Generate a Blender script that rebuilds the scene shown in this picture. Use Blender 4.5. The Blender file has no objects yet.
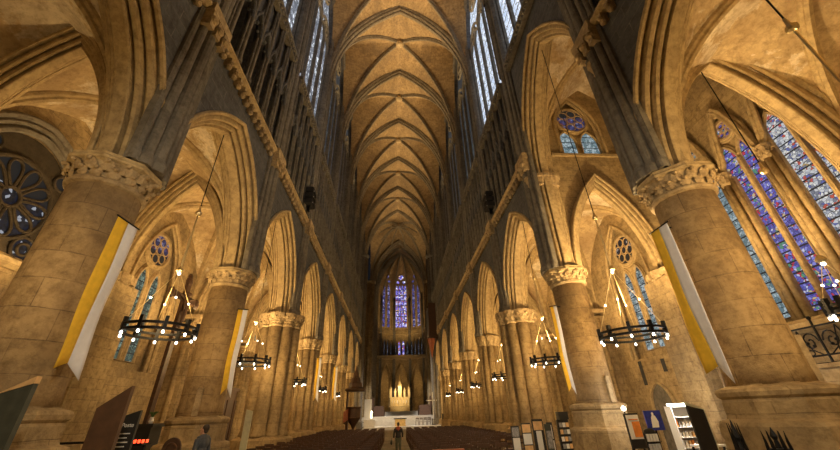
import bpy, math, random
from math import pi, sin, cos, sqrt, atan2, radians
from mathutils import Vector, Matrix
random.seed(7)
sc = bpy.context.scene
COL = sc.collection

# ------------------------------------------------------------------ camera
FPX, YAW, PITCH, ROLL = 344.12, .0807, .5005, -.035
CAM = Vector((-.42, 0, 2.05))
cy_, sy_, cp_, sp_ = cos(YAW), sin(YAW), cos(PITCH), sin(PITCH)
F_ = Vector((sy_*cp_, cy_*cp_, sp_))
r0 = Vector((cy_, -sy_, 0)); d0 = Vector((sy_*sp_, cy_*sp_, -cp_))
cr, sr = cos(ROLL), sin(ROLL)
RIGHT = cr*r0 - sr*d0
DOWN = sr*r0 + cr*d0
M = Matrix((RIGHT, -DOWN, -F_)).transposed()
cd = bpy.data.cameras.new('camera'); cam = bpy.data.objects.new('camera', cd)
COL.objects.link(cam)
cam.matrix_world = Matrix.Translation(CAM) @ M.to_4x4()
cd.sensor_width = 36; cd.lens = FPX/840*36; cd.clip_end = 400; cd.clip_start = .05
sc.camera = cam

# ------------------------------------------------------------------ materials
def new_mat(name):
    m = bpy.data.materials.new(name); m.use_nodes = True
    nt = m.node_tree; nt.nodes.clear()
    out = nt.nodes.new('ShaderNodeOutputMaterial')
    return m, nt, out
def N(nt, t, **kw):
    n = nt.nodes.new(t)
    for k, v in kw.items(): setattr(n, k, v)
    return n
def math_(nt, op, a, b=None):
    n = N(nt, 'ShaderNodeMath', operation=op)
    for i, q in enumerate((a, b)):
        if q is None: continue
        if isinstance(q, (int, float)): n.inputs[i].default_value = q
        else: nt.links.new(q, n.inputs[i])
    return n.outputs[0]
def ramp(nt, fac, stops, interp='LINEAR'):
    n = N(nt, 'ShaderNodeValToRGB'); e = n.color_ramp; e.interpolation = interp
    while len(e.elements) < len(stops): e.elements.new(.5)
    for i, (p, c) in enumerate(stops):
        e.elements[i].position = p; e.elements[i].color = (*c, 1)
    nt.links.new(fac, n.inputs[0]); return n.outputs[0]
def mixc(nt, fac, a, b, mode='MIX'):
    n = N(nt, 'ShaderNodeMix', data_type='RGBA', blend_type=mode)
    for s, q in ((n.inputs[0], fac), (n.inputs[6], a), (n.inputs[7], b)):
        if isinstance(q, (int, float)): s.default_value = q
        elif isinstance(q, tuple): s.default_value = (*q, 1)
        else: nt.links.new(q, s)
    return n.outputs[2]
def noise(nt, vec, scale, detail=4, rough=.6):
    n = N(nt, 'ShaderNodeTexNoise'); n.inputs['Scale'].default_value = scale
    n.inputs['Detail'].default_value = detail; n.inputs['Roughness'].default_value = rough
    nt.links.new(vec, n.inputs['Vector']); return n.outputs[0]
def stone(name, c1, c2, dark, mode='wall', bw=.85, bh=.38, mortar=(.1,.08,.06), mort=.012, patch=None, bump=.35, stain=.55, radius=.95):
    m, nt, out = new_mat(name)
    geo = N(nt, 'ShaderNodeNewGeometry'); pos = geo.outputs['Position']
    b = N(nt, 'ShaderNodeBsdfPrincipled'); b.inputs['Roughness'].default_value = .85
    b.inputs['Specular IOR Level'].default_value = .25
    nt.links.new(b.outputs[0], out.inputs[0])
    n1 = noise(nt, pos, .55, 5, .65); n2 = noise(nt, pos, 2.6, 6, .7); n3 = noise(nt, pos, 13, 4, .6)
    base = mixc(nt, ramp(nt, n2, [(.3, (0,0,0)), (.7, (1,1,1))]), c1, c2)
    hgt = n3
    if mode in ('wall', 'round'):
        if mode == 'wall':
            sp = N(nt, 'ShaderNodeSeparateXYZ'); nt.links.new(pos, sp.inputs[0])
            sn = N(nt, 'ShaderNodeSeparateXYZ'); nt.links.new(geo.outputs['Normal'], sn.inputs[0])
            isx = math_(nt, 'GREATER_THAN', math_(nt, 'ABSOLUTE', sn.outputs[0]), .7)
            u = math_(nt, 'ADD', math_(nt, 'MULTIPLY', sp.outputs[1], isx), math_(nt, 'MULTIPLY', sp.outputs[0], math_(nt, 'SUBTRACT', 1., isx)))
            zz = sp.outputs[2]
        else:
            tc = N(nt, 'ShaderNodeTexCoord'); sp = N(nt, 'ShaderNodeSeparateXYZ'); nt.links.new(tc.outputs['Object'], sp.inputs[0])
            u = math_(nt, 'MULTIPLY', math_(nt, 'ARCTAN2', sp.outputs[1], sp.outputs[0]), radius); zz = sp.outputs[2]
        cb = N(nt, 'ShaderNodeCombineXYZ'); nt.links.new(u, cb.inputs[0]); nt.links.new(zz, cb.inputs[1])
        wob = N(nt, 'ShaderNodeVectorMath', operation='ADD'); nt.links.new(cb.outputs[0], wob.inputs[0])
        nv = N(nt, 'ShaderNodeTexNoise'); nv.inputs['Scale'].default_value = 1.3; nt.links.new(pos, nv.inputs['Vector'])
        sv = N(nt, 'ShaderNodeVectorMath', operation='SCALE'); sv.inputs[3].default_value = .05; nt.links.new(nv.outputs[1], sv.inputs[0])
        nt.links.new(sv.outputs[0], wob.inputs[1])
        br = N(nt, 'ShaderNodeTexBrick'); nt.links.new(wob.outputs[0], br.inputs['Vector'])
        br.inputs['Scale'].default_value = 1; br.inputs['Brick Width'].default_value = bw; br.inputs['Row Height'].default_value = bh
        br.inputs['Mortar Size'].default_value = mort; br.inputs['Mortar Smooth'].default_value = .6
        br.inputs['Color1'].default_value = (1,1,1,1); br.inputs['Color2'].default_value = (.72,.7,.66,1); br.inputs['Mortar'].default_value = (.8,.78,.75,1)
        base = mixc(nt, .7, base, br.outputs[0], 'MULTIPLY')
        base = mixc(nt, math_(nt, 'MULTIPLY', br.outputs[1], math_(nt, 'MULTIPLY', ramp(nt, n2, [(.38, (.1,)*3), (.62, (1,)*3)]), .75)), base, mortar)
        hgt = math_(nt, 'SUBTRACT', n3, math_(nt, 'MULTIPLY', br.outputs[1], .7))
    if patch:
        pf = ramp(nt, noise(nt, pos, .42, 8, .72), [(.53, (0,)*3), (.56, (1,)*3)])
        base = mixc(nt, pf, base, patch)
    n4 = noise(nt, pos, 4.5, 9, .75)
    base = mixc(nt, 1., base, ramp(nt, n4, [(.32, (.5,.47,.43)), (.56, (1,1,1)), (.75, (1.0,1.0,1.0))]), 'MULTIPLY')
    sf = ramp(nt, n1, [(.36, (1,)*3), (.62, (0,)*3)])
    base = mixc(nt, math_(nt, 'MULTIPLY', sf, stain), base, dark)
    nt.links.new(base, b.inputs['Base Color'])
    bp = N(nt, 'ShaderNodeBump'); bp.inputs['Strength'].default_value = bump; bp.inputs['Distance'].default_value = .05
    nt.links.new(hgt, bp.inputs['Height']); nt.links.new(bp.outputs[0], b.inputs['Normal'])
    return m
def plain(name, col, rough=.6, metal=0., var=.25, scale=6, emit=None, est=0):
    m, nt, out = new_mat(name)
    b = N(nt, 'ShaderNodeBsdfPrincipled'); nt.links.new(b.outputs[0], out.inputs[0])
    b.inputs['Roughness'].default_value = rough; b.inputs['Metallic'].default_value = metal
    geo = N(nt, 'ShaderNodeNewGeometry')
    n = noise(nt, geo.outputs['Position'], scale)
    c = mixc(nt, ramp(nt, n, [(.3, (0,)*3), (.7, (1,)*3)]), tuple(x*(1-var) for x in col), tuple(min(1, x*(1+var)) for x in col))
    nt.links.new(c, b.inputs['Base Color'])
    if emit:
        b.inputs['Emission Color'].default_value = (*emit, 1); b.inputs['Emission Strength'].default_value = est
    return m
def stained(name, stops, strength, cell=9., bars=.45, zbase=0., back=.02):
    """lit leaded glass: voronoi pieces, dark leads and horizontal saddle bars"""
    m, nt, out = new_mat(name)
    geo = N(nt, 'ShaderNodeNewGeometry'); pos = geo.outputs['Position']
    v = N(nt, 'ShaderNodeTexVoronoi'); v.inputs['Scale'].default_value = cell; nt.links.new(pos, v.inputs['Vector'])
    ve = N(nt, 'ShaderNodeTexVoronoi', feature='DISTANCE_TO_EDGE'); ve.inputs['Scale'].default_value = cell; nt.links.new(pos, ve.inputs['Vector'])
    sp = N(nt, 'ShaderNodeSeparateColor'); nt.links.new(v.outputs['Color'], sp.inputs[0])
    big = noise(nt, pos, 1.1, 2, .5)
    k = math_(nt, 'ADD', math_(nt, 'MULTIPLY', sp.outputs[0], .7), math_(nt, 'MULTIPLY', big, .3))
    c = ramp(nt, k, stops, 'CONSTANT')
    lead = math_(nt, 'GREATER_THAN', ve.outputs['Distance'], .035)
    sz = N(nt, 'ShaderNodeSeparateXYZ'); nt.links.new(pos, sz.inputs[0])
    fr = math_(nt, 'FRACT', math_(nt, 'DIVIDE', sz.outputs[2], bars))
    bar = math_(nt, 'GREATER_THAN', fr, .14)
    mask = math_(nt, 'MULTIPLY', lead, bar)
    c = mixc(nt, mask, (back,)*3, c)
    b = N(nt, 'ShaderNodeBsdfPrincipled'); nt.links.new(b.outputs[0], out.inputs[0])
    b.inputs['Base Color'].default_value = (.012,.012,.014,1); b.inputs['Roughness'].default_value = .5; b.inputs['Specular IOR Level'].default_value = .1
    nt.links.new(c, b.inputs['Emission Color']); b.inputs['Emission Strength'].default_value = strength
    return m

MAT = {}
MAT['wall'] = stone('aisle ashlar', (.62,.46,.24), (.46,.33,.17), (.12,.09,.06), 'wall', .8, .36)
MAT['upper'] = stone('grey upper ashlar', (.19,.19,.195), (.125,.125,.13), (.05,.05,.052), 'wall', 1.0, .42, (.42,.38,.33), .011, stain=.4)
MAT['arch'] = stone('moulded arch stone', (.62,.46,.24), (.5,.37,.19), (.16,.11,.07), 'plain', stain=.35, bump=.2)
MAT['shaft'] = stone('wall shaft stone', (.30,.265,.21), (.19,.17,.14), (.075,.065,.055), 'plain', stain=.5, bump=.2)
MAT['round'] = stone('round pier ashlar', (.64,.45,.22), (.46,.31,.15), (.16,.105,.06), 'round', 1.15, .58, (.12,.08,.05), .014, stain=.5)
MAT['cluster'] = stone('clustered pier ashlar', (.62,.45,.23), (.45,.32,.16), (.14,.10,.06), 'wall', 1.4, .62, (.12,.08,.05), .012, stain=.5)
MAT['shade_stone'] = stone('shaded tracery stone', (.10,.075,.05), (.06,.05,.035), (.03,.025,.02), 'plain')  # unlit look of the rose tracery put into the stone colour
MAT['carved'] = stone('carved foliage stone', (.66,.50,.28), (.42,.30,.16), (.15,.1,.06), 'plain', stain=.4, bump=.6)
MAT['plaster'] = stone('aisle vault plaster', (.66,.50,.28), (.52,.37,.19), (.24,.15,.08), 'plain', patch=(.78,.66,.47), stain=.6, bump=.2)
MAT['nweb'] = stone('nave vault webbing', (.58,.40,.20), (.40,.27,.13), (.16,.11,.07), 'wall', .6, .25, (.25,.19,.12), .01, stain=.55, bump=.15)
MAT['rib'] = stone('vault rib stone', (.34,.28,.19), (.24,.19,.13), (.1,.08,.055), 'plain', stain=.3, bump=.15)
MAT['floor'] = stone('stone floor slabs', (.40,.34,.25), (.30,.25,.18), (.14,.12,.09), 'wall', .6, .6)
MAT['dark'] = plain('painted opening darkness', (.05,.048,.045), .9)  # darkness inside the passage and slits put into the colour
MAT['iron'] = plain('black wrought iron', (.012,.012,.013), .45, .6)
MAT['brass'] = plain('pale brass', (.75,.6,.32), .35, .9, .1)
MAT['lamp'] = plain('lit white lamp', (.9,.9,.85), .4, 0, .02, 6, (1,.9,.72), 9)
MAT['yellow'] = plain('yellow banner cloth', (.92,.56,.04), .8, 0, .12)
MAT['white'] = plain('white banner cloth', (.88,.88,.95), .8, 0, .06)
MAT['oak'] = plain('dark oak', (.075,.035,.018), .55, 0, .4, 9)
MAT['chair'] = plain('brown chair wood', (.075,.036,.02), .4, 0, .35, 12)
MAT['brownboard'] = plain('brown rusted panel', (.10,.048,.022), .6, 0, .25)
MAT['greenboard'] = plain('dark green grey panel', (.055,.06,.045), .6, 0, .25)
MAT['blackboard'] = plain('black panel', (.018,.017,.016), .5)
MAT['paleboard'] = plain('pale cream panel', (.62,.60,.40), .6, 0, .1)
MAT['paper'] = plain('white paper', (.82,.80,.76), .7, 0, .05)
MAT['ochre'] = plain('ochre printed paper', (.72,.45,.2), .7, 0, .2)
MAT['orange'] = plain('orange poster paper', (.80,.27,.05), .7, 0, .2)
MAT['bluep'] = plain('deep blue poster', (.02,.035,.28), .5, 0, .4, 9)
MAT['greyp'] = plain('grey printed photo', (.3,.3,.31), .6, 0, .5, 20)
MAT['skin'] = plain('skin', (.62,.36,.25), .6, 0, .06)
MAT['hair'] = plain('dark brown hair', (.03,.02,.014), .6)
MAT['jacket'] = plain('dark slate jacket', (.05,.062,.085), .5, 0, .3, 14)
MAT['blackcoat'] = plain('black coat', (.016,.015,.018), .7)
MAT['redhood'] = plain('rust red hood', (.42,.10,.055), .75)
MAT['trouser'] = plain('olive grey trousers', (.10,.105,.07), .8)
MAT['shoe'] = plain('black shoe leather', (.015,.013,.012), .5)
MAT['marble'] = plain('pale marble', (.72,.70,.66), .35, 0, .1, 3)
MAT['gold'] = plain('gilded carving', (.85,.60,.25), .4, .55, .2, 5)
MAT['votive'] = plain('glowing red votive glass', (.8,.1,.04), .3, 0, .05, 5, (1,.07,.02), 3)
MAT['candle'] = plain('lit candle', (.9,.8,.6), .5, 0, .05, 5, (1,.75,.4), 10)
MAT['pipe'] = plain('organ pipe tin', (.5,.5,.48), .3, .9, .1)
MAT['spk'] = plain('black loudspeaker plastic', (.02,.02,.023), .5)
MAT['lit_wood'] = plain('lit reddish wood', (.42,.13,.06), .5, 0, .25)  # warm light on the wood put into its colour
MAT['leaf'] = plain('green leaves', (.06,.12,.03), .7)
BL = [(0,(.07,.07,.32)),(.2,(.13,.12,.50)),(.38,(.25,.26,.72)),(.5,(.10,.09,.40)),(.58,(.60,.62,.82)),(.63,(.55,.05,.08)),(.70,(.12,.13,.45)),(.76,(.62,.48,.25)),(.82,(.10,.30,.20))]
WH = [(0,(.20,.22,.28)),(.25,(.62,.64,.68)),(.4,(.42,.45,.52)),(.52,(.8,.8,.78)),(.64,(.55,.10,.07)),(.7,(.12,.15,.42)),(.76,(.7,.7,.66)),(.86,(.45,.32,.14))]
MAT['g_indigo'] = stained('dark indigo glass', [(0,(.03,.03,.09)),(.4,(.07,.07,.2)),(.6,(.2,.22,.4)),(.7,(.12,.03,.05)),(.8,(.04,.04,.12))], .8, 7, 9)
MAT['g_blue'] = stained('blue and red stained glass', BL, .85, 10, .42)
MAT['g_white'] = stained('pale and red stained glass', WH, .85, 10, .42)
MAT['g_grey'] = stained('blue grey leaded glass', [(0,(.14,.22,.25)),(.35,(.26,.36,.40)),(.6,(.45,.56,.60)),(.8,(.16,.24,.25))], .8, 7, .42)
MAT['g_green'] = stained('dark greenish leaded glass', [(0,(.05,.08,.07)),(.35,(.10,.16,.13)),(.6,(.22,.32,.28)),(.8,(.05,.08,.07))], .8, 7, .42)
MAT['g_teal'] = stained('teal leaded glass', [(0,(.10,.34,.32)),(.4,(.25,.55,.5)),(.7,(.15,.4,.38))], .8, 5, .6)
MAT['g_sky'] = stained('daylit clerestory glass', [(0,(.50,.60,.76)),(.35,(.72,.80,.94)),(.6,(.62,.70,.84)),(.8,(.85,.92,1.))], 1.25, 3.2, .9, 0, .12)
MAT['g_dim'] = stained('dimmed copy of clerestory glass', [(0,(.10,.11,.13)),(.35,(.20,.22,.26)),(.6,(.08,.09,.11)),(.72,(.55,.58,.62)),(.8,(.12,.13,.16))], 1.9, 5, .8)  # same clerestory glass, weaker daylight put into its colour
MAT['g_dark'] = stained('darkened copy of clerestory glass', [(0,(.05,.055,.06)),(.35,(.10,.11,.12)),(.6,(.04,.05,.06)),(.8,(.16,.2,.21))], .6, 4, .8)  # same clerestory glass again, missing daylight put into its colour
MAT['g_rose'] = stained('dark rose glass', [(0,(.008,.009,.014)),(.48,(.02,.022,.035)),(.66,(.42,.45,.52)),(.71,(.012,.015,.03)),(.84,(.10,.03,.02))], .7, 9, 9)
MAT['g_apse_dim'] = stained('dim violet side glass', [(0,(.04,.03,.12)),(.35,(.10,.09,.3)),(.6,(.03,.03,.1)),(.72,(.35,.33,.55)),(.8,(.12,.05,.06))], 1.0, 3, 1.3)
MAT['g_apse'] = stained('violet apse glass', [(0,(.06,.05,.30)),(.25,(.20,.18,.66)),(.45,(.50,.48,.92)),(.55,(.10,.08,.42)),(.64,(.85,.85,1.)),(.72,(.3,.06,.12)),(.8,(.75,.5,.25))], 1.3, 2.6, 1.5)

# ------------------------------------------------------------------ mesh builder
class MB:
    def __init__(s): s.v = []; s.f = []
    def add(s, vs, fs):
        o = len(s.v); s.v += [Vector(p) for p in vs]; s.f += [tuple(o+i for i in f) for f in fs]
    def box(s, x0, x1, y0, y1, z0, z1):
        s.add([(x0,y0,z0),(x1,y0,z0),(x1,y1,z0),(x0,y1,z0),(x0,y0,z1),(x1,y0,z1),(x1,y1,z1),(x0,y1,z1)],
              [(0,3,2,1),(4,5,6,7),(0,1,5,4),(1,2,6,5),(2,3,7,6),(3,0,4,7)])
    def obox(s, c, ax, ay, az):
        c, ax, ay, az = map(Vector, (c, ax, ay, az))
        s.add([c+i*ax+j*ay+k*az for k in (-1,1) for j in (-1,1) for i in (-1,1)],
              [(0,2,3,1),(4,5,7,6),(0,1,5,4),(1,3,7,5),(3,2,6,7),(2,0,4,6)])
    def lathe(s, c, prof, n=16, a0=0., cap=True):
        c = Vector(c); vs = []; fs = []
        for r, z in prof:
            for i in range(n):
                a = a0+2*pi*i/n; vs.append(c+Vector((r*cos(a), r*sin(a), z)))
        for j in range(len(prof)-1):
            for i in range(n):
                fs.append((j*n+i, j*n+(i+1)%n, (j+1)*n+(i+1)%n, (j+1)*n+i))
        if cap: fs.append(tuple(range(n-1,-1,-1))); fs.append(tuple((len(prof)-1)*n+i for i in range(n)))
        s.add(vs, fs)
    def tube(s, pts, r, n=6, closed=False):
        pts = [Vector(p) for p in pts]; L = len(pts); rr = r if isinstance(r, (list, tuple)) else [r]*L
        vs = []; up = None
        for i, p in enumerate(pts):
            if closed: t = pts[(i+1) % L]-pts[i-1]
            else: t = pts[min(i+1, L-1)]-pts[max(i-1, 0)]
            t.normalize()
            if up is None: up = Vector((0,0,1)) if abs(t.z) < .9 else Vector((1,0,0))
            a = t.cross(up)
            if a.length < 1e-4: a = t.cross(Vector((.3,1,.2)))
            a.normalize(); b = a.cross(t).normalized(); up = b
            for k in range(n):
                w = 2*pi*k/n; vs.append(p+rr[i]*(cos(w)*a+sin(w)*b))
        fs = []
        for i in range(L if closed else L-1):
            for k in range(n):
                j = (i+1) % L; fs.append((i*n+k, i*n+(k+1)%n, j*n+(k+1)%n, j*n+k))
        if not closed: fs += [tuple(range(n-1,-1,-1)), tuple((L-1)*n+k for k in range(n))]
        s.add(vs, fs)
    def ball(s, c, r, n=8, m=6, sc_=(1,1,1)):
        c = Vector(c); vs = [c+Vector((0,0,r*sc_[2]))]
        for j in range(1, m):
            p = pi*j/m
            for i in range(n):
                a = 2*pi*i/n; vs.append(c+Vector((r*sc_[0]*sin(p)*cos(a), r*sc_[1]*sin(p)*sin(a), r*sc_[2]*cos(p))))
        vs.append(c-Vector((0,0,r*sc_[2]))); fs = []
        for i in range(n):
            fs.append((0, 1+i, 1+(i+1)%n)); fs.append((len(vs)-1, 1+(m-2)*n+(i+1)%n, 1+(m-2)*n+i))
        for j in range(m-2):
            for i in range(n): fs.append((1+j*n+i, 1+(j+1)*n+i, 1+(j+1)*n+(i+1)%n, 1+j*n+(i+1)%n))
        s.add(vs, fs)
    def sweep(s, pts, wdir, prof, closed_prof=True):
        """sweep a (d, w) profile along a planar path; d goes out along the path normal, w along wdir"""
        pts = [Vector(p) for p in pts]; w = Vector(wdir).normalized(); L = len(pts); k = len(prof); vs = []
        for i, p in enumerate(pts):
            t1 = (pts[i]-pts[i-1]).normalized() if i else None
            t2 = (pts[i+1]-pts[i]).normalized() if i < L-1 else None
            t1 = t1 or t2; t2 = t2 or t1
            n1 = w.cross(t1); n2 = w.cross(t2); nn = (n1+n2)
            if nn.length < 1e-6: nn = n1.copy()
            nn.normalize(); nn = nn/max(.4, nn.dot(n1))
            for d, o in prof: vs.append(p+nn*d+w*o)
        fs = []
        for i in range(L-1):
            for j in range(k if closed_prof else k-1):
                j2 = (j+1) % k; fs.append((i*k+j, (i+1)*k+j, (i+1)*k+j2, i*k+j2))
        s.add(vs, fs)
    def poly(s, pts): s.add(pts, [tuple(range(len(pts)))])
    def build(s, name, mat, parent=None, smooth=False, recalc=True, loc=None):
        me = bpy.data.meshes.new(name)
        o = bpy.data.objects.new(name, me)
        org = Vector((0,0,0))
        if parent is not None: org = parent['_o'] if False else wloc(parent)
        if loc is not None: org = Vector(loc)
        me.from_pydata([tuple(p-org) for p in s.v], [], s.f); me.update()
        if recalc:
            import bmesh
            bm = bmesh.new(); bm.from_mesh(me); bmesh.ops.recalc_face_normals(bm, faces=bm.faces[:]); bm.to_mesh(me); bm.free()
        if smooth:
            for p in me.polygons: p.use_smooth = True
        me.materials.append(MAT[mat] if isinstance(mat, str) else mat)
        COL.objects.link(o)
        if parent is not None:
            o.parent = parent
            if loc is not None: o.location = org-wloc(parent)
        elif loc is not None: o.location = org
        return o
def wloc(o):
    v = Vector((0,0,0))
    while o is not None: v += o.location; o = o.parent
    return v
def tag(o, label, cat, group=None, kind=None):
    o['label'] = label; o['category'] = cat
    if group: o['group'] = group
    if kind: o['kind'] = kind
    return o
def thing(name, label, cat, loc=(0,0,0), group=None, kind=None):
    o = bpy.data.objects.new(name, None); COL.objects.link(o); o.location = loc; o.empty_display_size = .2
    return tag(o, label, cat, group, kind)
def copy_tree(o, parent=None):
    c = o.copy(); COL.objects.link(c)
    if parent is not None: c.parent = parent
    for ch in list(o.children): copy_tree(ch, c)
    return c
ORD = ['zeroth','first','second','third','fourth','fifth','sixth','seventh','eighth','ninth','tenth','eleventh','twelfth']
def side(s): return 'left' if s < 0 else 'right'

# ------------------------------------------------------------------ curves
def pointed(s, rise, n=14):
    """list of (h, v) of a two-centred arch from -s to s"""
    R = (s*s+rise*rise)/(2*s); c = R-s; th = math.acos(max(-1, min(1, c/R)))
    if rise < s: return [(-s*cos(pi*i/(2*n)), rise*sin(pi*i/(2*n))) for i in range(2*n+1)]
    rt = [(-c+R*cos(th*i/n), R*sin(th*i/n)) for i in range(n+1)]
    return [(-h, v) for h, v in rt] + rt[::-1][1:]
def pf(u, s, rise):
    u = min(1., abs(u)); R = (s*s+rise*rise)/(2*s); c = R-s
    return sqrt(max(0, R*R-(c+u*s)**2))
W = 7.5
PY = [.3, 7.53, 14.76, 22.2, 30.2, 38.7, 47.5, 56.4, 65.3]
CAPZ = 7.65; STR = 14.1; UPS = 21.4; VSP = 29.5; VAP = 41.6; FX = 6.86

# ------------------------------------------------------------------ walls with openings
def wall_strip(mb, P, y0, y1, z0, z1, ops, depth, n=10, back=True):
    """P(y,z,d)->world point (d = depth into the wall). ops: (yc, hw, zb, zs, za)"""
    def q(*a): mb.add([P(*p) for p in a], [(0,1,2,3)])
    cur = y0
    for (yc, hw, zb, zs, za) in sorted(ops):
        if yc-hw > cur+1e-4: q((cur,z0,0),(yc-hw,z0,0),(yc-hw,z1,0),(cur,z1,0))
        cur = yc+hw
        if zb > z0+1e-4: q((yc-hw,z0,0),(yc+hw,z0,0),(yc+hw,zb,0),(yc-hw,zb,0)); q((yc-hw,zb,0),(yc+hw,zb,0),(yc+hw,zb,depth),(yc-hw,zb,depth))
        out = [(yc-hw, zb)] + [(yc+h, zs+v) for h, v in pointed(hw, za-zs, n)] + [(yc+hw, zb)]
        for (a, b), (c, d) in zip(out, out[1:]):
            if c > a+1e-5: q((a,b,0),(c,d,0),(c,z1,0),(a,z1,0))
            q((a,b,0),(c,d,0),(c,d,depth),(a,b,depth))
        if back: mb.add([P(a, b, depth) for a, b in out], [tuple(range(len(out)))])
    if cur < y1-1e-4: q((cur,z0,0),(y1,z0,0),(y1,z1,0),(cur,z1,0))

# arcade arch profile: (outward offset, across the wall)
half = [(.58,-.64),(.58,-.72),(.53,-.77),(.46,-.74),(.44,-.66),(.56,-.62),(.53,-.55),(.38,-.58),(.29,-.56),(.25,-.48),(.29,-.41),(.44,-.40),(.42,-.34),(.23,-.38),(.13,-.35),(.10,-.28),(.14,-.22),(.28,-.21),(.25,-.17),(.02,-.19),(0,-.15)]
ARCH = half+[(d,-w) for d, w in half[::-1]]
def scalep(p, a, b): return [(d*a, w*b) for d, w in p]
TRANS = [(.42,-.38),(.30,-.40),(.24,-.30),(.14,-.26),(.06,-.18),(0,-.08),(0,.08),(.06,.18),(.14,.26),(.24,.30),(.30,.40),(.42,.38)]
RIB = [(.12,-.14),(.0,-.19),(-.10,-.17),(-.16,-.10),(-.24,-.09),(-.30,0),(-.24,.09),(-.16,.10),(-.10,.17),(0,.19),(.12,.14)]

def arch_path(c, hdir, s, rise, zs, z0=None, n=14):
    c = Vector(c); hdir = Vector(hdir)
    pts = [Vector((c.x, c.y, 0))+hdir*h+Vector((0,0,zs+v)) for h, v in pointed(s, rise, n)]
    if z0 is not None and z0 < zs-1e-3:
        pts = [Vector((pts[0].x, pts[0].y, z0))]+pts+[Vector((pts[-1].x, pts[-1].y, z0))]
    return pts

# ------------------------------------------------------------------ piers
def leaf_ring(mb, c, r, z, h, n, out, a0=0.):
    """crockets: tongues curling outward"""
    c = Vector(c)
    for i in range(n):
        a = a0+2*pi*i/n+random.uniform(-.04,.04); e = Vector((cos(a), sin(a), 0)); t = Vector((-sin(a), cos(a), 0))
        wd = pi*r/n*.8; hh = h*random.uniform(.9,1.1)
        rows = [(0,.01,.6),(.35,.05,1.),(.7,out*.45,.9),(.95,out*.95,.62),(.9,out*1.25,.42),(.74,out*1.28,.25)]
        vs = []
        for (q, o, k) in rows:
            for sgn in (-1,0,1):
                vs.append(c+e*(r+o+(.035 if sgn == 0 else 0))+t*(wd*k*sgn)+Vector((0,0,z+hh*q)))
        fs = []
        for j in range(len(rows)-1):
            for k in range(2): fs.append((j*3+k, j*3+k+1, j*3+k+4, j*3+k+3))
        mb.add(vs, fs)
        mb.ball(c+e*(r+out*1.15)+Vector((0,0,z+hh*.86)), wd*.42, 6, 4)
def round_pier(s, i, plinth_top, hiz=1.45):
    y = PY[i]; t = thing('pier', f'{ORD[i]} round stone pier on the {side(s)} with a foliage capital, {"beside the camera" if i==1 else "behind the nearest one"}', 'pier', (s*W, y, 0), 'nave piers', 'structure')
    c = (s*W, y, 0)
    mb = MB(); mb.lathe(c, [(.75,plinth_top),(.735,plinth_top+.3),(.71,6.95)], 40); mb.build('shaft', 'round', t, True)
    mb = MB()
    mb.lathe(c, [(1.3,0),(1.3,.25),(1.2,.3),(1.2,hiz-.12),(1.16,hiz-.05),(1.0,hiz),(.98,hiz+.05),(.98,plinth_top-.3),(.95,plinth_top-.25),(1.02,plinth_top-.2),(1.04,plinth_top-.12),(1.0,plinth_top-.06),(.8,plinth_top),(.8,plinth_top+.02)], 8, pi/8)
    mb.build('plinth', 'cluster', t)
    mb = MB()
    mb.lathe(c, [(.71,6.9),(.78,6.93),(.80,6.99),(.77,7.05),(.71,7.07),(.73,7.2),(.77,7.33),(.84,7.44),(.86,7.46)], 40)
    leaf_ring(mb, c, .73, 7.06, .22, 15, .11); leaf_ring(mb, c, .78, 7.2, .25, 15, .13, pi/15)
    mb.build('capital', 'carved', t, False)
    mb = MB(); mb.lathe(c, [(.88,7.44),(.98,7.48),(1.0,7.53),(.96,7.58),(.96,CAPZ),(.5,CAPZ+.01)], 8, pi/8); mb.build('abacus', 'arch', t)
    # flat stone strip standing against the shaft
    if i == 2 or s > 0:
        a = -pi/2+(.25 if s < 0 else .3) if i == 2 else -pi/2+.75
        e = Vector((cos(a), sin(a), 0)); tt = Vector((-sin(a), cos(a), 0)); mb = MB()
        mb.obox(Vector(c)+e*.78+Vector((0,0,plinth_top+.45)), e*.05, tt*.09, (0,0,.45)); mb.build('stone_strip', 'carved', t)
    return t
def cluster_pier(s, i, core, rs, rr, n=8):
    y = PY[i]; t = thing('pier', f'{ORD[i]} pier from the front on the {side(s)}, a stone cluster of {"thick" if rr>.3 else "slim"} shafts', 'pier', (s*W, y, 0), 'nave piers', 'structure')
    c = Vector((s*W, y, 0))
    mb = MB(); mb.lathe(c, [(core,.9),(core,7.2)], 16); mb.build('core', 'cluster', t, True)
    cap = MB(); cap.lathe(c, [(core,6.85),(core+.04,6.95),(core+.02,7.1),(core+.14,7.4),(core+.16,7.62),(core-.1,CAPZ)], 16)
    pl = MB(); pl.lathe(c, [(core+rr+.55,0),(core+rr+.55,.45),(core+rr+.45,.5),(core+rr+.4,1.1),(core+rr+.1,1.25)], 8, pi/8)
    for k in range(n):
        a = 2*pi*(k+.5)/n if n != 8 else 2*pi*k/n
        p = c+Vector((rs*cos(a), rs*sin(a), 0)); q = rr*(1 if k % 2 == 0 else .8)
        mb = MB(); mb.lathe(p, [(q*1.25,1.2),(q*1.2,1.35),(q,1.5),(q,7.0)], 14); mb.build('attached_shaft', 'cluster', t, True)
        cap.lathe(p, [(q,6.82),(q*1.14,6.86),(q*1.14,6.94),(q,6.98),(q*1.1,7.15),(q*1.42,7.38),(q*1.46,7.42),(q*1.52,7.46),(q*1.52,7.6),(q*1.2,CAPZ)], 12)
        leaf_ring(cap, p, q*1.03, 7.0, .18, 7, .1); leaf_ring(cap, p, q*1.15, 7.15, .22, 7, .12, .4)
    cap.build('capital', 'carved', t); pl.build('plinth', 'cluster', t)
    return t
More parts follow.
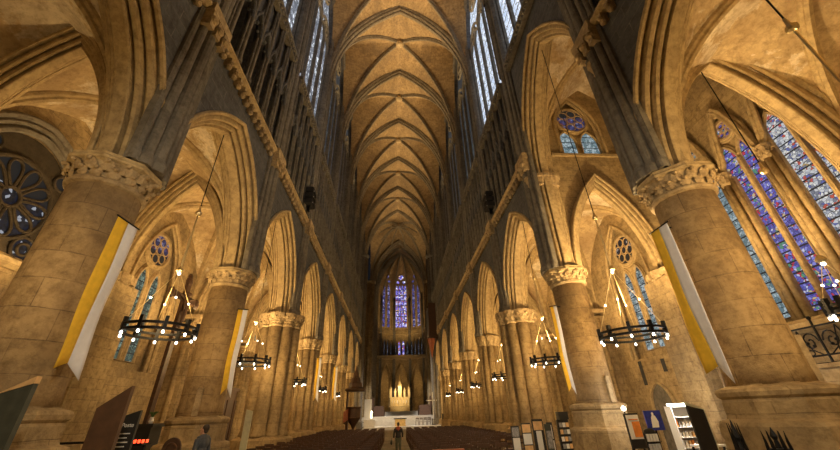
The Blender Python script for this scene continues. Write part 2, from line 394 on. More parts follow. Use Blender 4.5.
for s in (-1, 1):
    round_pier(s, 1, 2.35, 1.75); round_pier(s, 2, 2.2, 1.42)
    cluster_pier(s, 3, .8, .86, .36); 
    for i in range(4, 9): cluster_pier(s, i, .60, .66, .26)

# ------------------------------------------------------------------ nave arcade walls
def half_span(i):   # opening half width of bay i -> i+1
    r = [.6,.6,.6,.95,.7,.7,.7,.7,.7]
    a = PY[i]+r[i]; b = PY[i+1]-r[i+1]; return (a+b)/2, (b-a)/2
TALL = (1, 1)   # the tall arch: right side, bay 1-2
for s in (-1, 1):
    w = thing(f'wall_{side(s)}', f'grey ashlar nave wall above the arcade on the {side(s)}', 'wall', (0,0,0), None, 'structure')
    sp = MB()
    for i in range(8):
        yc, hs = half_span(i); rise = 12.4-CAPZ; zs = CAPZ; za = 12.4; ztop = STR
        tall = (s == 1 and i == 1)
        if tall: zs = 12.95; za = 19.4; ztop = UPS; yc, hs = 11.15, 3.0
        # spandrel, both faces
        R = (hs*hs+(za-zs)**2)/(2*hs); ext_h = sqrt((R+.56)**2-(R-hs)**2)
        e = hs+.56
        for x in (FX, 8.14):
            P = lambda y, z, d, x=x: (s*x, y, z)
            mb = MB(); wall_strip(mb, P, PY[i], PY[i+1], CAPZ, ztop if x == FX else max(14.5, ztop), [(yc, min(e, yc-PY[i]-.01, PY[i+1]-yc-.01), CAPZ, zs, zs+ext_h)], .0, 16, False)
            (sp if x == FX else sp).add(mb.v, mb.f)
        t = tag(MB_arch := (lambda m: (m.sweep(arch_path((s*W, yc, 0), (0,s,0), hs, za-zs, zs, CAPZ, 20), (s,0,0), ARCH), m)[1])(MB()).build('arcade_arch', 'arch', None, False, True, (s*W, yc, zs)),
                f'moulded pointed arch of the {ORD[i+1]} {side(s)} nave bay' + (', much taller than the rest' if tall else ', standing on two piers'), 'arch', 'nave arcade arches', 'structure')
        if tall:   # imposts of the tall arch
            for yy, nm in ((yc-hs-.35, 'nearer'), (yc+hs+.35, 'farther')):
                mb = MB()
                for k, (dx, dy) in enumerate(((-.75,-.12),(-.55,.0),(-.3,.12),(0,.16),(.3,.12),(.55,0))):
                    yq = yy+(dy if yy < yc else -dy)*1.2
                    mb.lathe((W+dx, yq, 0), [(.16,12.3),(.2,12.35),(.18,12.45),(.26,12.75),(.3,12.8),(.3,12.95)], 8)
                tag(mb.build('impost_capital', 'carved', None), f'carved impost capital on the {nm} jamb of the tall right arch', 'capital', None, 'structure')
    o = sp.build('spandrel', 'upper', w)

# ------------------------------------------------------------------ wall shafts, string courses, triforium, clerestory
colon_mesh = None
for s in (-1, 1):
    for i in range(1, 9):
        y = PY[i]; t = thing('wall_shaft', f'tall grey shaft bundle rising from the {ORD[i]} {side(s)} pier to the vault', 'wall shaft', (s*6.75, y, 0), 'nave wall shafts', 'structure')
        mb = MB(); mb.box(s*6.76, s*6.95, y-.66, y+.75, CAPZ, VSP+3); mb.build('backing', 'shaft', t)
        for k, (dx, dy, r) in enumerate(((-.10,0,.17),(-.03,-.32,.14),(-.03,.32,.14),(.05,-.56,.09),(.05,.56,.09))):
            mb = MB(); p = (s*(6.75+dx), y+dy, 0)
            mb.lathe(p, [(r*1.5,CAPZ),(r*1.5,CAPZ+.22),(r*1.2,CAPZ+.34),(r,CAPZ+.42),(r,VSP-.5),(r*1.3,VSP-.4),(r*1.1,VSP-.3),(r*1.6,VSP+.1),(r*1.6,VSP+.2)], 12)
            mb.build('shaft', 'shaft', t, False)
        mb = MB()
        for zz in ((STR,) if not (s > 0 and i in (1,)) else (STR, )):
            mb.box(s*6.42, s*6.85, y-.58, y+.62, zz-.1, zz+.28)
            for dy in (-.4, 0, .4):
                mb.box(s*6.42, s*6.75, y+dy-.13, y+dy+.13, zz-.8, zz-.12); mb.ball((s*6.45, y+dy, zz-.45), .17, 8, 6)
        mb.build('carved_ring', 'carved', t)
    for i in range(0, 8):
        a, b = PY[i]+.7, PY[i+1]-.7
        tall = (s == 1 and i == 1)
        nm = f'{ORD[i+1]} {side(s)} nave bay'
        if not tall:
            t = thing('string_course', f'projecting string course with carved corbels across the {nm}', 'string course', (s*FX, a, STR), 'lower string courses', 'structure')
            mb = MB(); mb.sweep([(s*FX, a-.1, STR), (s*FX, b+.1, STR)][::s], (s,0,0), [(-.05,.1),(-.05,-.2),(.05,-.34),(.16,-.34),(.22,-.26),(.34,-.2),(.34,.1)]); mb.build('moulding', 'arch', t)
            n = max(5, int((b-a)/.44)); first = None
            for k in range(n):
                yy = a+(b-a)*(k+.5)/n
                if first is None:
                    mb = MB(); mb.box(s*(FX-.26), s*(FX+.05), yy-.11, yy+.11, STR-.2, STR-.04)
                    mb.box(s*(FX-.2), s*(FX+.05), yy-.09, yy+.09, STR-.4, STR-.2); mb.ball((s*(FX-.16), yy, STR-.42), .12, 8, 5); mb.ball((s*(FX-.24), yy, STR-.24), .09, 8, 5)
                    first = mb.build('corbel', 'carved', t, False, True, (s*FX, yy, STR))
                else:
                    c = first.copy(); COL.objects.link(c); c.location = (0, yy-a, 0)
            # triforium
            t = thing('triforium', f'triforium with slender colonnettes and dark openings in the {nm}', 'triforium', (s*6.75, a, STR), 'triforium bays', 'structure')
            n = max(4, int(round((b-a)/.95))); wd = (b-a)/n
            ops = [(a+wd*(k+.5), wd*.34, STR+.55, 17.2, 18.35) for k in range(n)]
            P = lambda y, z, d: (s*(FX+d), y, z)
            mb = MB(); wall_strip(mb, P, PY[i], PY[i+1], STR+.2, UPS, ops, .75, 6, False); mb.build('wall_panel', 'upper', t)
            glazed = (s == 1 and i in (4, 5))
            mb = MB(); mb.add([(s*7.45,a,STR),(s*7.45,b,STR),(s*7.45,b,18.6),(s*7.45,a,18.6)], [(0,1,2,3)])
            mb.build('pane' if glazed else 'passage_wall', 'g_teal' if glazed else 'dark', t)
            first = None
            for k in range(n+1):
                yy = a+wd*k
                if first is None:
                    mb = MB()
                    for dy, r in ((-.12,.05),(0,.085),(.12,.05)):
                        mb.lathe((s*(6.68-(.06 if dy == 0 else 0)), yy+dy, 0), [(r*1.5,STR+.3),(r*1.5,STR+.5),(r,STR+.55),(r,UPS-.1)], 8)
                    first = mb.build('colonnette', 'shaft', t, False, True, (s*6.75, yy, STR)); y00 = yy
                else:
                    c = first.copy(); COL.objects.link(c); c.location = first.location+Vector((0, yy-y00, 0))
            first = None
            for k, (yc, hw, zb, zs, za) in enumerate(ops):
                if first is None:
                    mb = MB(); mb.sweep(arch_path((s*6.7, yc, 0), (0,s,0), hw, za-zs, zs, None, 7), (s,0,0), [(.0,-.1),(.04,-.16),(.12,-.16),(.16,-.1),(.16,.06),(0,.06)])
                    mb.tube([(s*6.62, yc-.0, za+.1), (s*6.55, yc, za+.45)], [.07,.03], 6)
                    mb.ball((s*6.7, yc, zs+.62), .1, 6, 4); mb.ball((s*6.7, yc-wd*.2, zs+.25), .07, 6, 4); mb.ball((s*6.7, yc+wd*.2, zs+.25), .07, 6, 4)
                    first = mb.build('arch_head', 'upper', t, False, True, (s*6.7, yc, zs)); y00 = yc
                else:
                    c = first.copy(); COL.objects.link(c); c.location = first.location+Vector((0, yc-y00, 0))
        # upper string with carved frieze
        mb = MB(); mb.box(s*6.42, s*6.8, a-.05, b+.05, UPS-.1, UPS+.12); mb.box(s*6.52, s*6.8, a-.05, b+.05, UPS-.45, UPS-.1)
        n = int((b-a)/.3)
        for k in range(n): mb.ball((s*6.5, a+(b-a)*(k+.5)/n, UPS-.27), .12, 6, 4)
        tag(mb.build('frieze', 'shaft', None, False, True, (s*6.6, a, UPS)), f'carved leaf frieze under the high window of the {nm}', 'frieze', 'upper string courses', 'structure')
        # clerestory window
        yc = (PY[i]+PY[i+1])/2; hw = (b-a)/2+.08; zb, zs, za = UPS+.35, 34., 40.4
        wn = thing(f'window_{1+i+(0 if s<0 else 8)}', f'high clerestory window of four pale lights in the {nm}', 'window', (s*6.75, yc, zb), 'clerestory windows', 'structure')
        P = lambda y, z, d: (s*(FX+d), y, z)
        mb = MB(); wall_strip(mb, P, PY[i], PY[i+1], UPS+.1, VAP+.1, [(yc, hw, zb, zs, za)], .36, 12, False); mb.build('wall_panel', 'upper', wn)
        out = [(yc-hw, zb)]+[(yc+h, zs+v) for h, v in pointed(hw, za-zs, 12)]+[(yc+hw, zb)]
        mb = MB(); mb.poly([(s*7.22, p, q) for p, q in out]); mb.build('pane', 'g_sky' if (s == 1 and i in (1, 2)) else ('g_dim' if i < 3 else 'g_dark'), wn)
        mb = MB(); lw = hw/2; bar = [(-.08,-.12),(.08,-.12),(.08,.08),(-.08,.08)]
        for k in range(5):
            yy = yc-hw+lw*k; mb.box(s*7.0, s*7.2, yy-.1, yy+.1, zb, zs+.2)
            if 0 < k < 4: mb.lathe((s*6.98, yy, 0), [(.07,zb),(.07,zs-1.5)], 8)
        for k in range(4):
            mb.sweep(arch_path((s*7.1, yc-hw+lw*(k+.5), 0), (0,s,0), lw/2, lw*.95, zs-1.8, None, 7), (s,0,0), bar)
        for k in (0, 1):
            mb.sweep(arch_path((s*7.1, yc-hw+lw*(2*k+1), 0), (0,s,0), lw, lw*1.6, zs-1.2, None, 8), (s,0,0), bar)
            mb.tube([(s*7.1, yc-hw+lw*(2*k+1)+.62*cos(q), zs+.15+.62*sin(q)) for q in [2*pi*j/20 for j in range(20)]], .12, 6, True)
        rr = hw*.43
        for r_ in (rr, rr*.45): mb.tube([(s*7.1, yc+r_*cos(q), za-rr*1.75+r_*sin(q)) for q in [2*pi*j/28 for j in range(28)]], .13, 6, True)
        for j in range(6):
            q = 2*pi*j/6; mb.tube([(s*7.1, yc+rr*.45*cos(q), za-rr*1.75+rr*.45*sin(q)), (s*7.1, yc+rr*cos(q), za-rr*1.75+rr*sin(q))], .09, 6)
        mb.build('tracery', 'shaft', wn)
        mb = MB(); mb.sweep(arch_path((s*6.75, yc, 0), (0,s,0), hw, za-zs, zs, zb, 12), (s,0,0), [(0,-.05),(.08,-.2),(.24,-.2),(.3,-.05),(.3,.05),(0,.1)]); mb.build('window_frame', 'shaft', wn)

# ------------------------------------------------------------------ vaults
def vault(label, name, cx, yc, a, b, z0, h, webmat, ribmat, hg=None, ribs=True, ribscale=1., n=10, group=None, tri=True):
    hg = hg or h
    t = thing(name, label, 'vault', (cx, yc, z0), group, 'structure')
    f = lambda u: pf(u, a, h); fl = lambda v: pf(v, b, h); sd = sqrt(a*a+b*b); g = lambda m: hg*(.5*sqrt(max(0, 1-min(1, m)**2.2))**1.05+.5*pf(m, sd, h)/h)
    if h < a or h < b:
        f = lambda u: h*sqrt(max(0, 1-u*u)); fl = f
    for ax in (0, 1):
        for sg in (-1, 1):
            mb = MB(); vs = []; fs = []; K = 2*n
            for j in range(n+1):
                v = j/n
                for k in range(K+1):
                    u = (2*k/K-1)*v; m = abs(u); M_ = v
                    w = 1. if m >= 1 else (M_-m)/(1-m)
                    z = g(m)*(1-w)+(f(m) if ax == 0 else fl(m))*w
                    p = (cx+u*a, yc+sg*v*b, z0+z) if ax == 0 else (cx+sg*v*a, yc+u*b, z0+z)
                    vs.append(p)
            for j in range(n):
                for k in range(K): fs.append((j*(K+1)+k, j*(K+1)+k+1, (j+1)*(K+1)+k+1, (j+1)*(K+1)+k))
            mb.add(vs, fs); mb.build('web', webmat, t, True)
    prof = scalep(RIB, ribscale, ribscale)
    if ribs:
        for sg in (-1, 1):
            d = Vector((a, sg*b, 0)); L = d.length; dn = d/L; wd = Vector((-dn.y, dn.x, 0))
            pts = []
            for k in range(33):
                q = -cos(pi*k/32); pts.append(Vector((cx, yc, z0))+d*q+Vector((0,0,g(abs(q)))))
            if wd.cross(pts[1]-pts[0]).dot(Vector((0,0,1))) < 0 and (pts[17]-pts[16]).length > 0:
                pass
            ww = wd if wd.cross(dn).z > 0 else -wd
            mb = MB(); mb.sweep(pts, ww, prof); mb.build('diagonal_rib', ribmat, t, False)
        mb = MB(); mb.lathe((cx, yc, z0+hg), [(.02,-.62*ribscale),(.25*ribscale,-.58*ribscale),(.42*ribscale,-.4*ribscale),(.42*ribscale,-.15*ribscale),(.3*ribscale,.0)], 12); mb.build('boss', 'carved', t)
    return t
NT = [(.25,-.55),(.12,-.55),(.0,-.48),(-.05,-.36),(-.18,-.36),(-.26,-.27),(-.28,-.14),(-.40,-.12),(-.46,0),(-.40,.12),(-.28,.14),(-.26,.27),(-.18,.36),(-.05,.36),(0,.48),(.12,.55),(.25,.55)]
for i in range(0, 8):
    y0, y1 = PY[i], PY[i+1]
    vault(f'ribbed high nave vault over the {ORD[i+1]} bay from the front', 'nave_vault', 0, (y0+y1)/2, 6.75, (y1-y0)/2, VSP, VAP-VSP, 'nweb', 'rib', VAP-VSP+.25, True, 1.15, 12, 'high nave vaults')
for i in range(1, 9):
    mb = MB(); mb.sweep(arch_path((0, PY[i], 0), (1,0,0), 6.7, VAP-VSP, VSP, None, 20), (0,-1,0), NT)
    tag(mb.build('transverse_arch', 'rib', None, False, True, (0, PY[i], VSP)), f'pointed transverse arch crossing the nave vault at the {ORD[i]} pair of piers', 'arch', 'nave transverse arches', 'structure')
# aisle vaults
AX = 10.25
for s in (-1, 1):
    for i in range(0, 8):
        y0, y1 = PY[i], PY[i+1]; tall = (s == 1 and i == 1)
        cxv, av = (10.45, 2.75) if not (s == 1 and i < 2) else ((10.95, 3.25) if i == 0 else (11.4, 3.7))
        vault((f'plastered aisle vault over the {ORD[i+1]} bay of the {side(s)} aisle' + (', raised high' if tall else '')), 'aisle_vault', s*cxv, (y0+y1)/2, av, (y1-y0)/2, 13.0 if tall else CAPZ, 7.2 if tall else 5.2, 'plaster', 'arch', 7.4 if tall else 5.6, True, .95, 9, 'aisle vaults')
    for i in range(1, 8):
        wide = (s == 1 and i == 1); ac, asp, ari = (10.85, 2.6, 5.1) if wide else (AX, 1.85, 4.75)
        mb = MB(); mb.sweep(arch_path((s*ac, PY[i], 0), (1,0,0), asp, ari, CAPZ, None, 16), (0,-1,0), scalep(ARCH, 1.5, .85) if wide else scalep(ARCH, .85, .66))
        tag(mb.build('aisle_arch', 'arch', None, False, True, (s*AX, PY[i], CAPZ)), f'heavy pointed arch across the {side(s)} aisle beside the {ORD[i]} pier', 'arch', 'aisle transverse arches', 'structure')
        if wide: continue
        t = thing('respond', f'stone wall respond of the {side(s)} aisle facing the {ORD[i]} pier', 'respond', (s*12.3, PY[i], 0), 'aisle responds', 'structure')
        mb = MB(); mb.box(s*(12.15 if i != 2 else 11.75), s*13.3, PY[i]-.75, PY[i]+.75, 0, 7.2); mb.build('pilaster', 'wall', t)
        for dy, dx, r in ((0,-.05,.26),(-.45,0,.2),(.45,0,.2),(-.72,.35,.15),(.72,.35,.15)):
            mb = MB(); mb.lathe((s*(12.15+dx), PY[i]+dy, 0), [(r*1.4,0),(r*1.4,1.0),(r,1.15),(r,7.0)], 12); mb.build('attached_shaft', 'wall', t, True)
        mb = MB()
        for dy, dx, r in ((0,-.05,.26),(-.45,0,.2),(.45,0,.2)):
            mb.lathe((s*(12.15+dx), PY[i]+dy, 0), [(r,6.8),(r*1.2,6.85),(r*1.05,6.95),(r*1.5,7.35),(r*1.6,7.42),(r*1.6,CAPZ)], 10)
            leaf_ring(mb, (s*(12.15+dx), PY[i]+dy, 0), r*1.1, 7.0, .3, 6, .12)
        mb.box(s*12.0, s*13.3, PY[i]-.8, PY[i]+.8, 7.42, CAPZ); mb.build('capital', 'carved', t)
# walls closing the tall right bay above the two aisle arches
for yy, i, d in ((PY[2], 2, 1), (PY[1], 1, -1)):
    t = thing('wall_' + ('cross' if i == 2 else 'cross_near'), 'golden ashlar wall with twin lancets above the second right aisle arch' if i == 2 else 'plain ashlar wall above the first right aisle arch', 'wall', (AX, yy, 0), None, 'structure')
    P = lambda x, z, q: (x, yy+d*q, z)
    ac, asp, ari, ad = (AX, 1.85, 4.75, .46) if i == 2 else (10.85, 2.6, 5.1, .8)
    R = (asp**2+ari**2)/(2*asp); eh = sqrt((R+ad)**2-(R-asp)**2)
    mb = MB(); wall_strip(mb, P, 7.9 if i == 2 else 7.4, 15.1, CAPZ, 14.72, [(ac, asp+ad-.02, CAPZ, CAPZ, CAPZ+eh)], 0, 12, False); mb.box(13.2, 15.2, yy, yy+.1*d, 0, CAPZ)
    if i == 2:
        wall_strip(mb, P, 7.9, 15.1, 14.72, 20.6, [(10.45, 1.35, 14.9, 16.6, 19.4)], .35, 12, True)
    else: wall_strip(mb, P, 7.4, 15.1, 14.72, 20.6, [], 0)
    mb.build('masonry', 'wall', t)
    if i == 2:
        mb = MB(); mb.box(8.4, 15, yy-.14, yy+.05, 14.62, 14.78); mb.build('string_moulding', 'arch', t)

# ------------------------------------------------------------------ aisle outer walls and windows
def ring_pts(P, yc, zc, r, d, n=28): return [P(yc+r*cos(2*pi*k/n), zc+r*sin(2*pi*k/n), d) for k in range(n)]
def lancet_poly(P, yc, hw, zb, zs, za, d, n=8): return [P(yc-hw, zb, d)]+[P(yc+h, zs+v, d) for h, v in pointed(hw, za-zs, n)]+[P(yc+hw, zb, d)]
def plate_window(idx, label, P, loc, yc, lanc, ocu, recess, glass, oglass, outer=None, fmat='arch'):
    """lancets: list of (offset, hw, zb, zs, za); ocu: (zc, r) or None"""
    wn = thing(f'window_{idx}', label, 'window', loc, None, 'structure')
    fr = MB()
    for (o, hw, zb, zs, za) in lanc:
        mb = MB(); mb.poly(lancet_poly(P, yc+o, hw, zb, zs, za, recess-.04)); mb.build('pane', glass, wn)
        fr.tube(lancet_poly(P, yc+o, hw+.05, zb-.02, zs, za+.06, recess-.05), .085, 6, True)
        fr.tube(lancet_poly(P, yc+o, hw+.14, zb-.02, zs, za+.17, recess-.0), .07, 6, True)
    if ocu:
        zc, r = ocu; mb = MB(); mb.poly(ring_pts(P, yc, zc, r, recess-.04)); mb.build('oculus_pane', oglass, wn)
        fr.tube(ring_pts(P, yc, zc, r+.04, recess-.06), .09, 6, True); fr.tube(ring_pts(P, yc, zc, r+.15, recess-.02), .07, 6, True)
        tr = MB(); tr.tube(ring_pts(P, yc, zc, r*.26, recess-.06, 14), .03, 5, True)
        for k in range(6):
            a = 2*pi*k/6+.3; tr.tube(ring_pts(P, yc+r*.62*cos(a), zc+r*.62*sin(a), r*.3, recess-.06, 14), .035, 5, True)
        tr.build('tracery', fmat, wn)
    fr.build('window_frame', fmat, wn)
    if outer:
        hw, zb, zs, za = outer
        mb = MB(); p0 = Vector(P(yc, 0, 0)); h = (Vector(P(yc+1, 0, 0))-p0); 
        mb.tube(lancet_poly(P, yc, hw+.03, zb, zs, za+.04, 0, 12)[0:], .1, 6); mb.tube(lancet_poly(P, yc, hw-.12, zb, zs, za-.14, .12, 12), .09, 6); mb.build('hood_moulding', fmat, wn)
    return wn
wi = 20
OX = 13.05
for s in (-1, 1):
    w = thing(f'wall_aisle_{side(s)}', f'outer ashlar wall of the {side(s)} aisle', 'wall', (s*OX, 0, 0), None, 'structure')
    mb = MB(); P = lambda y, z, d: (s*(OX+d), y, z)
    for i in range(0, 8):
        y0, y1 = PY[i], PY[i+1]; yc = (y0+y1)/2; top = 20.6 if (s == 1 and i == 1) else 13.6
        if i < 2:
            dd = 0 if s < 0 else (1.1 if i == 0 else 1.95)
            wall_strip(mb, lambda y, z, d: P(y, z, d+dd), y0-(2.2 if i == 0 else 0), y1, 0, top, [], 0); continue
        wall_strip(mb, P, y0, y1, 0, top, [(18.2 if i == 2 else yc, 1.75, 4.3, 8.4, 12.0)], .4, 12)
    mb.build('masonry', 'wall', w)
    mb = MB(); mb.sweep([(s*OX, 0, 6.75 if s < 0 else 4.15), (s*OX, 14, 6.75 if s < 0 else 4.15)][::s], (s,0,0), [(-.16,.1),(-.16,-.1),(-.05,-.3),(.1,-.3),(.16,-.18),(.24,-.1),(.24,.1)]); mb.build('string_moulding', 'arch', w)
    for i in range(2, 8):
        yc = 18.2 if i == 2 else (PY[i]+PY[i+1])/2
        plate_window(wi, f'twin lancets under an oculus in the {ORD[i+1]} bay of the {side(s)} aisle', P, (s*OX, yc, 4.5), yc, [(-.52,.32,4.7,8.3,9.15),(.52,.32,4.7,8.3,9.15)], (10.35,.85), .4, 'g_grey' if s > 0 else 'g_green', 'g_indigo' if s < 0 else 'g_rose', (1.75,4.3,8.4,12.0)); wi += 1
# the twin-lancet window high in the cross wall
P = lambda x, z, d: (x, PY[2]+d, z)
plate_window(wi, 'twin lancets under a dark oculus high in the cross wall of the tall right bay', P, (10.45, PY[2], 15), 10.45, [(-.68,.5,15.0,15.9,16.75),(.68,.5,15.0,15.9,16.75)], (17.75,.92), .35, 'g_grey', 'g_indigo', (1.35,14.9,16.6,19.4)); wi += 1
# right: three two-light stained windows in the chapel wall
CX = 15.0
P = lambda y, z, d: (CX+d, y, z)
for yc, gl, lab in ((13.1, 'g_grey', 'narrow blue grey light seen just beside the nearest right pier'), (11.05, 'g_blue', 'large two-light stained window glowing blue and red, right of the nearest pier'), (8.9, 'g_white', 'large two-light stained window of pale and red glass at the right edge')):
    wn = plate_window(wi, lab, P, (CX, yc, 4.5), yc, [(-.44,.36,4.9,11.6,12.5),(.44,.36,4.9,11.6,12.5)], (13.25,.42), -.05, gl, gl, None); wi += 1
    mb = MB()
    for sg in (-1, 1): mb.tube([(CX-.15, yc+sg*.86, 4.8), (CX-.15, yc+sg*.86, 11.7)]+[(CX-.15, yc+sg*(.86-.86*q), 11.7+2.4*sqrt(1-(1-q)**2)) for q in (.15,.35,.55,.75,.9,1)], .1, 7)
    mb.lathe((CX-.2, yc, 0), [(.1,4.8),(.1,11.6)], 8); mb.build('mullion', 'arch', wn)
for yc in (11.98, 10.03, 8.05):
    t = thing('window_shaft', f'thick stone shaft group between stained windows at the right, {"farthest" if yc>11 else "middle" if yc>9 else "nearest"} one', 'shaft', (CX, yc, 0), 'shafts between the right windows', 'structure')
    mb = MB(); mb.box(CX-.25, CX, yc-.36, yc+.36, 4.6, 11.0); mb.build('backing', 'arch', t)
    for k, dy in enumerate((-.24, 0, .24)):
        mb = MB(); mb.lathe((CX-.25-(.1 if k == 1 else 0), yc+dy, 0), [(.115,4.6),(.115,10.9)], 10); mb.build('shaft', 'arch', t, True)
    mb = MB(); mb.lathe((CX-.3, yc, 0), [(.2,10.7),(.24,10.8),(.22,10.9),(.32,11.15),(.34,11.3)], 10); leaf_ring(mb, (CX-.3, yc, 0), .24, 10.8, .3, 8, .1); mb.build('capital', 'carved', t)
    mb = MB()
    for sg in (-1, 1):
        for o in (0, .16): mb.tube([(CX-.3, yc+sg*.08, 11.25)]+[(CX-.3, yc+sg*(.08+o+.85*q), 11.25+3.2*sin(q*pi/2)) for q in (.1,.25,.45,.7,1)], .1, 6)
    mb.build('arch_moulding', 'arch', t)
mb = MB(); mb.box(CX-.5, CX+.1, 7.6, 14.7, 4.3, 4.65); mb.box(CX-.3, CX+.1, 7.6, 14.7, 0, 4.3); tag(mb.build('trim_9', 'wall'), 'stone sill below the stained windows of the right chapel', 'sill', None, 'structure')
# left: large dark rose
P = lambda y, z, d: (-(OX+d), y, z)
wn = thing(f'window_{wi}', 'large dark rose window with petal tracery at the left edge', 'window', (-OX, 10.5, 9), None, 'structure'); wi += 1
RC, RZ, RR = 10.2, 8.65, 1.36
mb = MB(); mb.poly(lancet_poly(P, RC, RR+.3, 6.6, 9.2, 10.9, -.02, 10)); mb.build('backing', 'shade_stone', wn)
mb = MB(); mb.poly(ring_pts(P, RC, RZ, RR, -.04, 40)); mb.build('pane', 'g_rose', wn)
for yy, zz, r in ((RC-1.2,7.3,.4),(RC+1.2,7.3,.4),(RC-1.25,10.0,.28),(RC+1.25,10.0,.28)): mb = MB(); mb.poly(ring_pts(P, yy, zz, r, -.045, 16)); mb.build('pane', 'g_rose', wn)
mb = MB()
mb.tube(ring_pts(P, RC, RZ, .32, -.1), .06, 6, True); mb.tube(ring_pts(P, RC, RZ, RR, -.08, 40), .08, 6, True)
for k in range(10):
    a = 2*pi*k/10; e = (cos(a), sin(a)); tt = (-sin(a), cos(a))
    pts = []
    for j in range(16):
        q = 2*pi*j/16; r = .80+.48*cos(q); w_ = .30*sin(q)*(.65+.35*cos(q))
        pts.append(P(RC+e[0]*r+tt[0]*w_, RZ+e[1]*r+tt[1]*w_, -.1))
    mb.tube(pts, .05, 6, True)
for yy, zz, r in ((RC-1.2,7.3,.4),(RC+1.2,7.3,.4),(RC-1.25,10.0,.28),(RC+1.25,10.0,.28),(RC-1.2,7.3,.2),(RC+1.2,7.3,.2)): mb.tube(ring_pts(P, yy, zz, r, -.1, 16), .05, 6, True)
mb.build('tracery', 'shade_stone', wn)
mb = MB()
for o, r in ((.2,.12),(.42,.1),(.62,.12)): mb.tube(lancet_poly(P, RC, RR+.15+o, 6.6, 9.2, 10.8+o*1.2, -.12-.05*o, 12), r, 7)
mb.build('window_frame', 'shaft', wn)

# ------------------------------------------------------------------ floor, back wall, roof shells
mb = MB(); mb.add([(-24,-2.2,0),(24,-2.2,0),(24,112,0),(-24,112,0)], [(0,1,2,3)])
tag(mb.build('floor', 'floor'), 'worn stone slab floor of the cathedral', 'floor', None, 'structure')
mb = MB(); mb.box(-14, 14, -2.6, -2.2, 0, 43); tag(mb.build('wall_back', 'wall'), 'west wall behind the camera', 'wall', None, 'structure')
# transept and choir shell
C1 = 1.0
XP = 81.5
t = thing('wall_transept', 'tall dim walls of the transept arms beyond the nave', 'wall', (0,73,0), None, 'structure')
mb = MB()
for s in (-1, 1):
    mb.add([(s*19,65.3,0),(s*19,XP,0),(s*19,XP,42),(s*19,65.3,42)], [(0,1,2,3)])
    for yy in (65.9, XP): mb.add([(s*7.2,yy,0),(s*19,yy,0),(s*19,yy,42),(s*7.2,yy,42)], [(0,1,2,3)])
    mb.add([(s*6.7,65.3,41.9),(s*19,65.3,41.9),(s*19,XP,41.9),(s*6.7,XP,41.9)], [(0,1,2,3)])
mb.build('masonry', 'upper', t)
vault('star shaped crossing vault above the transept', 'crossing_vault', .3, 73.4, 6.9, 8.1, VSP, VAP-VSP+.6, 'nweb', 'rib', VAP-VSP+1, True, 1.4, 12)
t = thing('crossing_ribs', 'extra star ribs fanning out under the crossing vault', 'rib', (.3,73.4,41), None, 'structure')
for k in range(8):
    a = pi/8+pi*k/4; mb = MB(); mb.tube([(.3, 73.4, 41.9), (.3+2.6*cos(a), 73.4+2.9*sin(a), 41.0), (.3+4.6*cos(a), 73.4+5.4*sin(a), 39.2)], .16, 6); mb.build('rib', 'rib', t)
for k, (yy, lab) in enumerate(((XP, 'choir entrance'), (88.5, 'apse entrance'))):
    mb = MB(); mb.sweep(arch_path((C1*.6*(k+1), yy, 0), (1,0,0), 6.6, VAP-VSP, VSP, 1.7, 18), (0,-1,0), scalep(NT, 1.3, 1.3))
    tag(mb.build('choir_arch', 'rib', None, False, True, (C1, yy, VSP)), f'great pointed arch at the {lab}', 'arch', None, 'structure')
vault('dim ribbed vault over the choir bay', 'choir_vault', C1*.9, 85, 6.75, 3.5, VSP, VAP-VSP, 'nweb', 'rib', VAP-VSP, True, 1.2, 10)
for s in (-1, 1):
    t = thing(f'wall_choir_{side(s)}', f'shafted {side(s)} wall of the choir', 'wall', (s*6.75+C1*.9, XP, 0), None, 'structure')
    P = lambda y, z, d: (s*(6.75+d)+C1*.9, y, z)
    mb = MB(); wall_strip(mb, P, XP, 88.5, 0, 15, [(85, 2.5, 0, 8.5, 13)], 1.0, 10, False); wall_strip(mb, P, XP, 88.5, 15, 41.6, [(85, 2.4, 22, 33, 39)], .6, 10, True); mb.build('masonry', 'upper', t)
    for yy in (XP+.3, XP+.9, 88.1, 88.7):
        mb = MB(); mb.lathe((s*6.6+C1*.9, yy, 0), [(.3,0),(.3,30)], 10); mb.build('shaft', 'shaft', t, True)
    mb = MB(); mb.poly(lancet_poly(P, 85, 2.3, 22, 33, 38.9, .5)); mb.build('pane', 'g_dark', t)
for s in (-1, 1):
    for yy, cxx, q in ((XP, C1*.6, 1), (65.6, 0, 0)):
        t = thing('crossing_pier', f'tall compound pier at the {"far" if q else "near"} {side(s)} corner of the crossing', 'pier', (cxx+s*7.0, yy, 0), 'crossing piers', 'structure')
        for k in range(7):
            a = 2*pi*k/7+.2; mb = MB(); mb.lathe((cxx+s*7.0+.75*cos(a), yy+.75*sin(a), 0), [(.4,0),(.4,.8),(.32,1),(.32,30)], 10); mb.build('shaft', 'wall' if q else 'shaft', t, True)
        mb = MB(); mb.lathe((cxx+s*7.0, yy, 0), [(1.3,0),(1.3,1.2),(.8,1.4),(.8,30),(1.2,30.4),(1.2,30.8)], 10); mb.build('core', 'wall' if q else 'shaft', t)
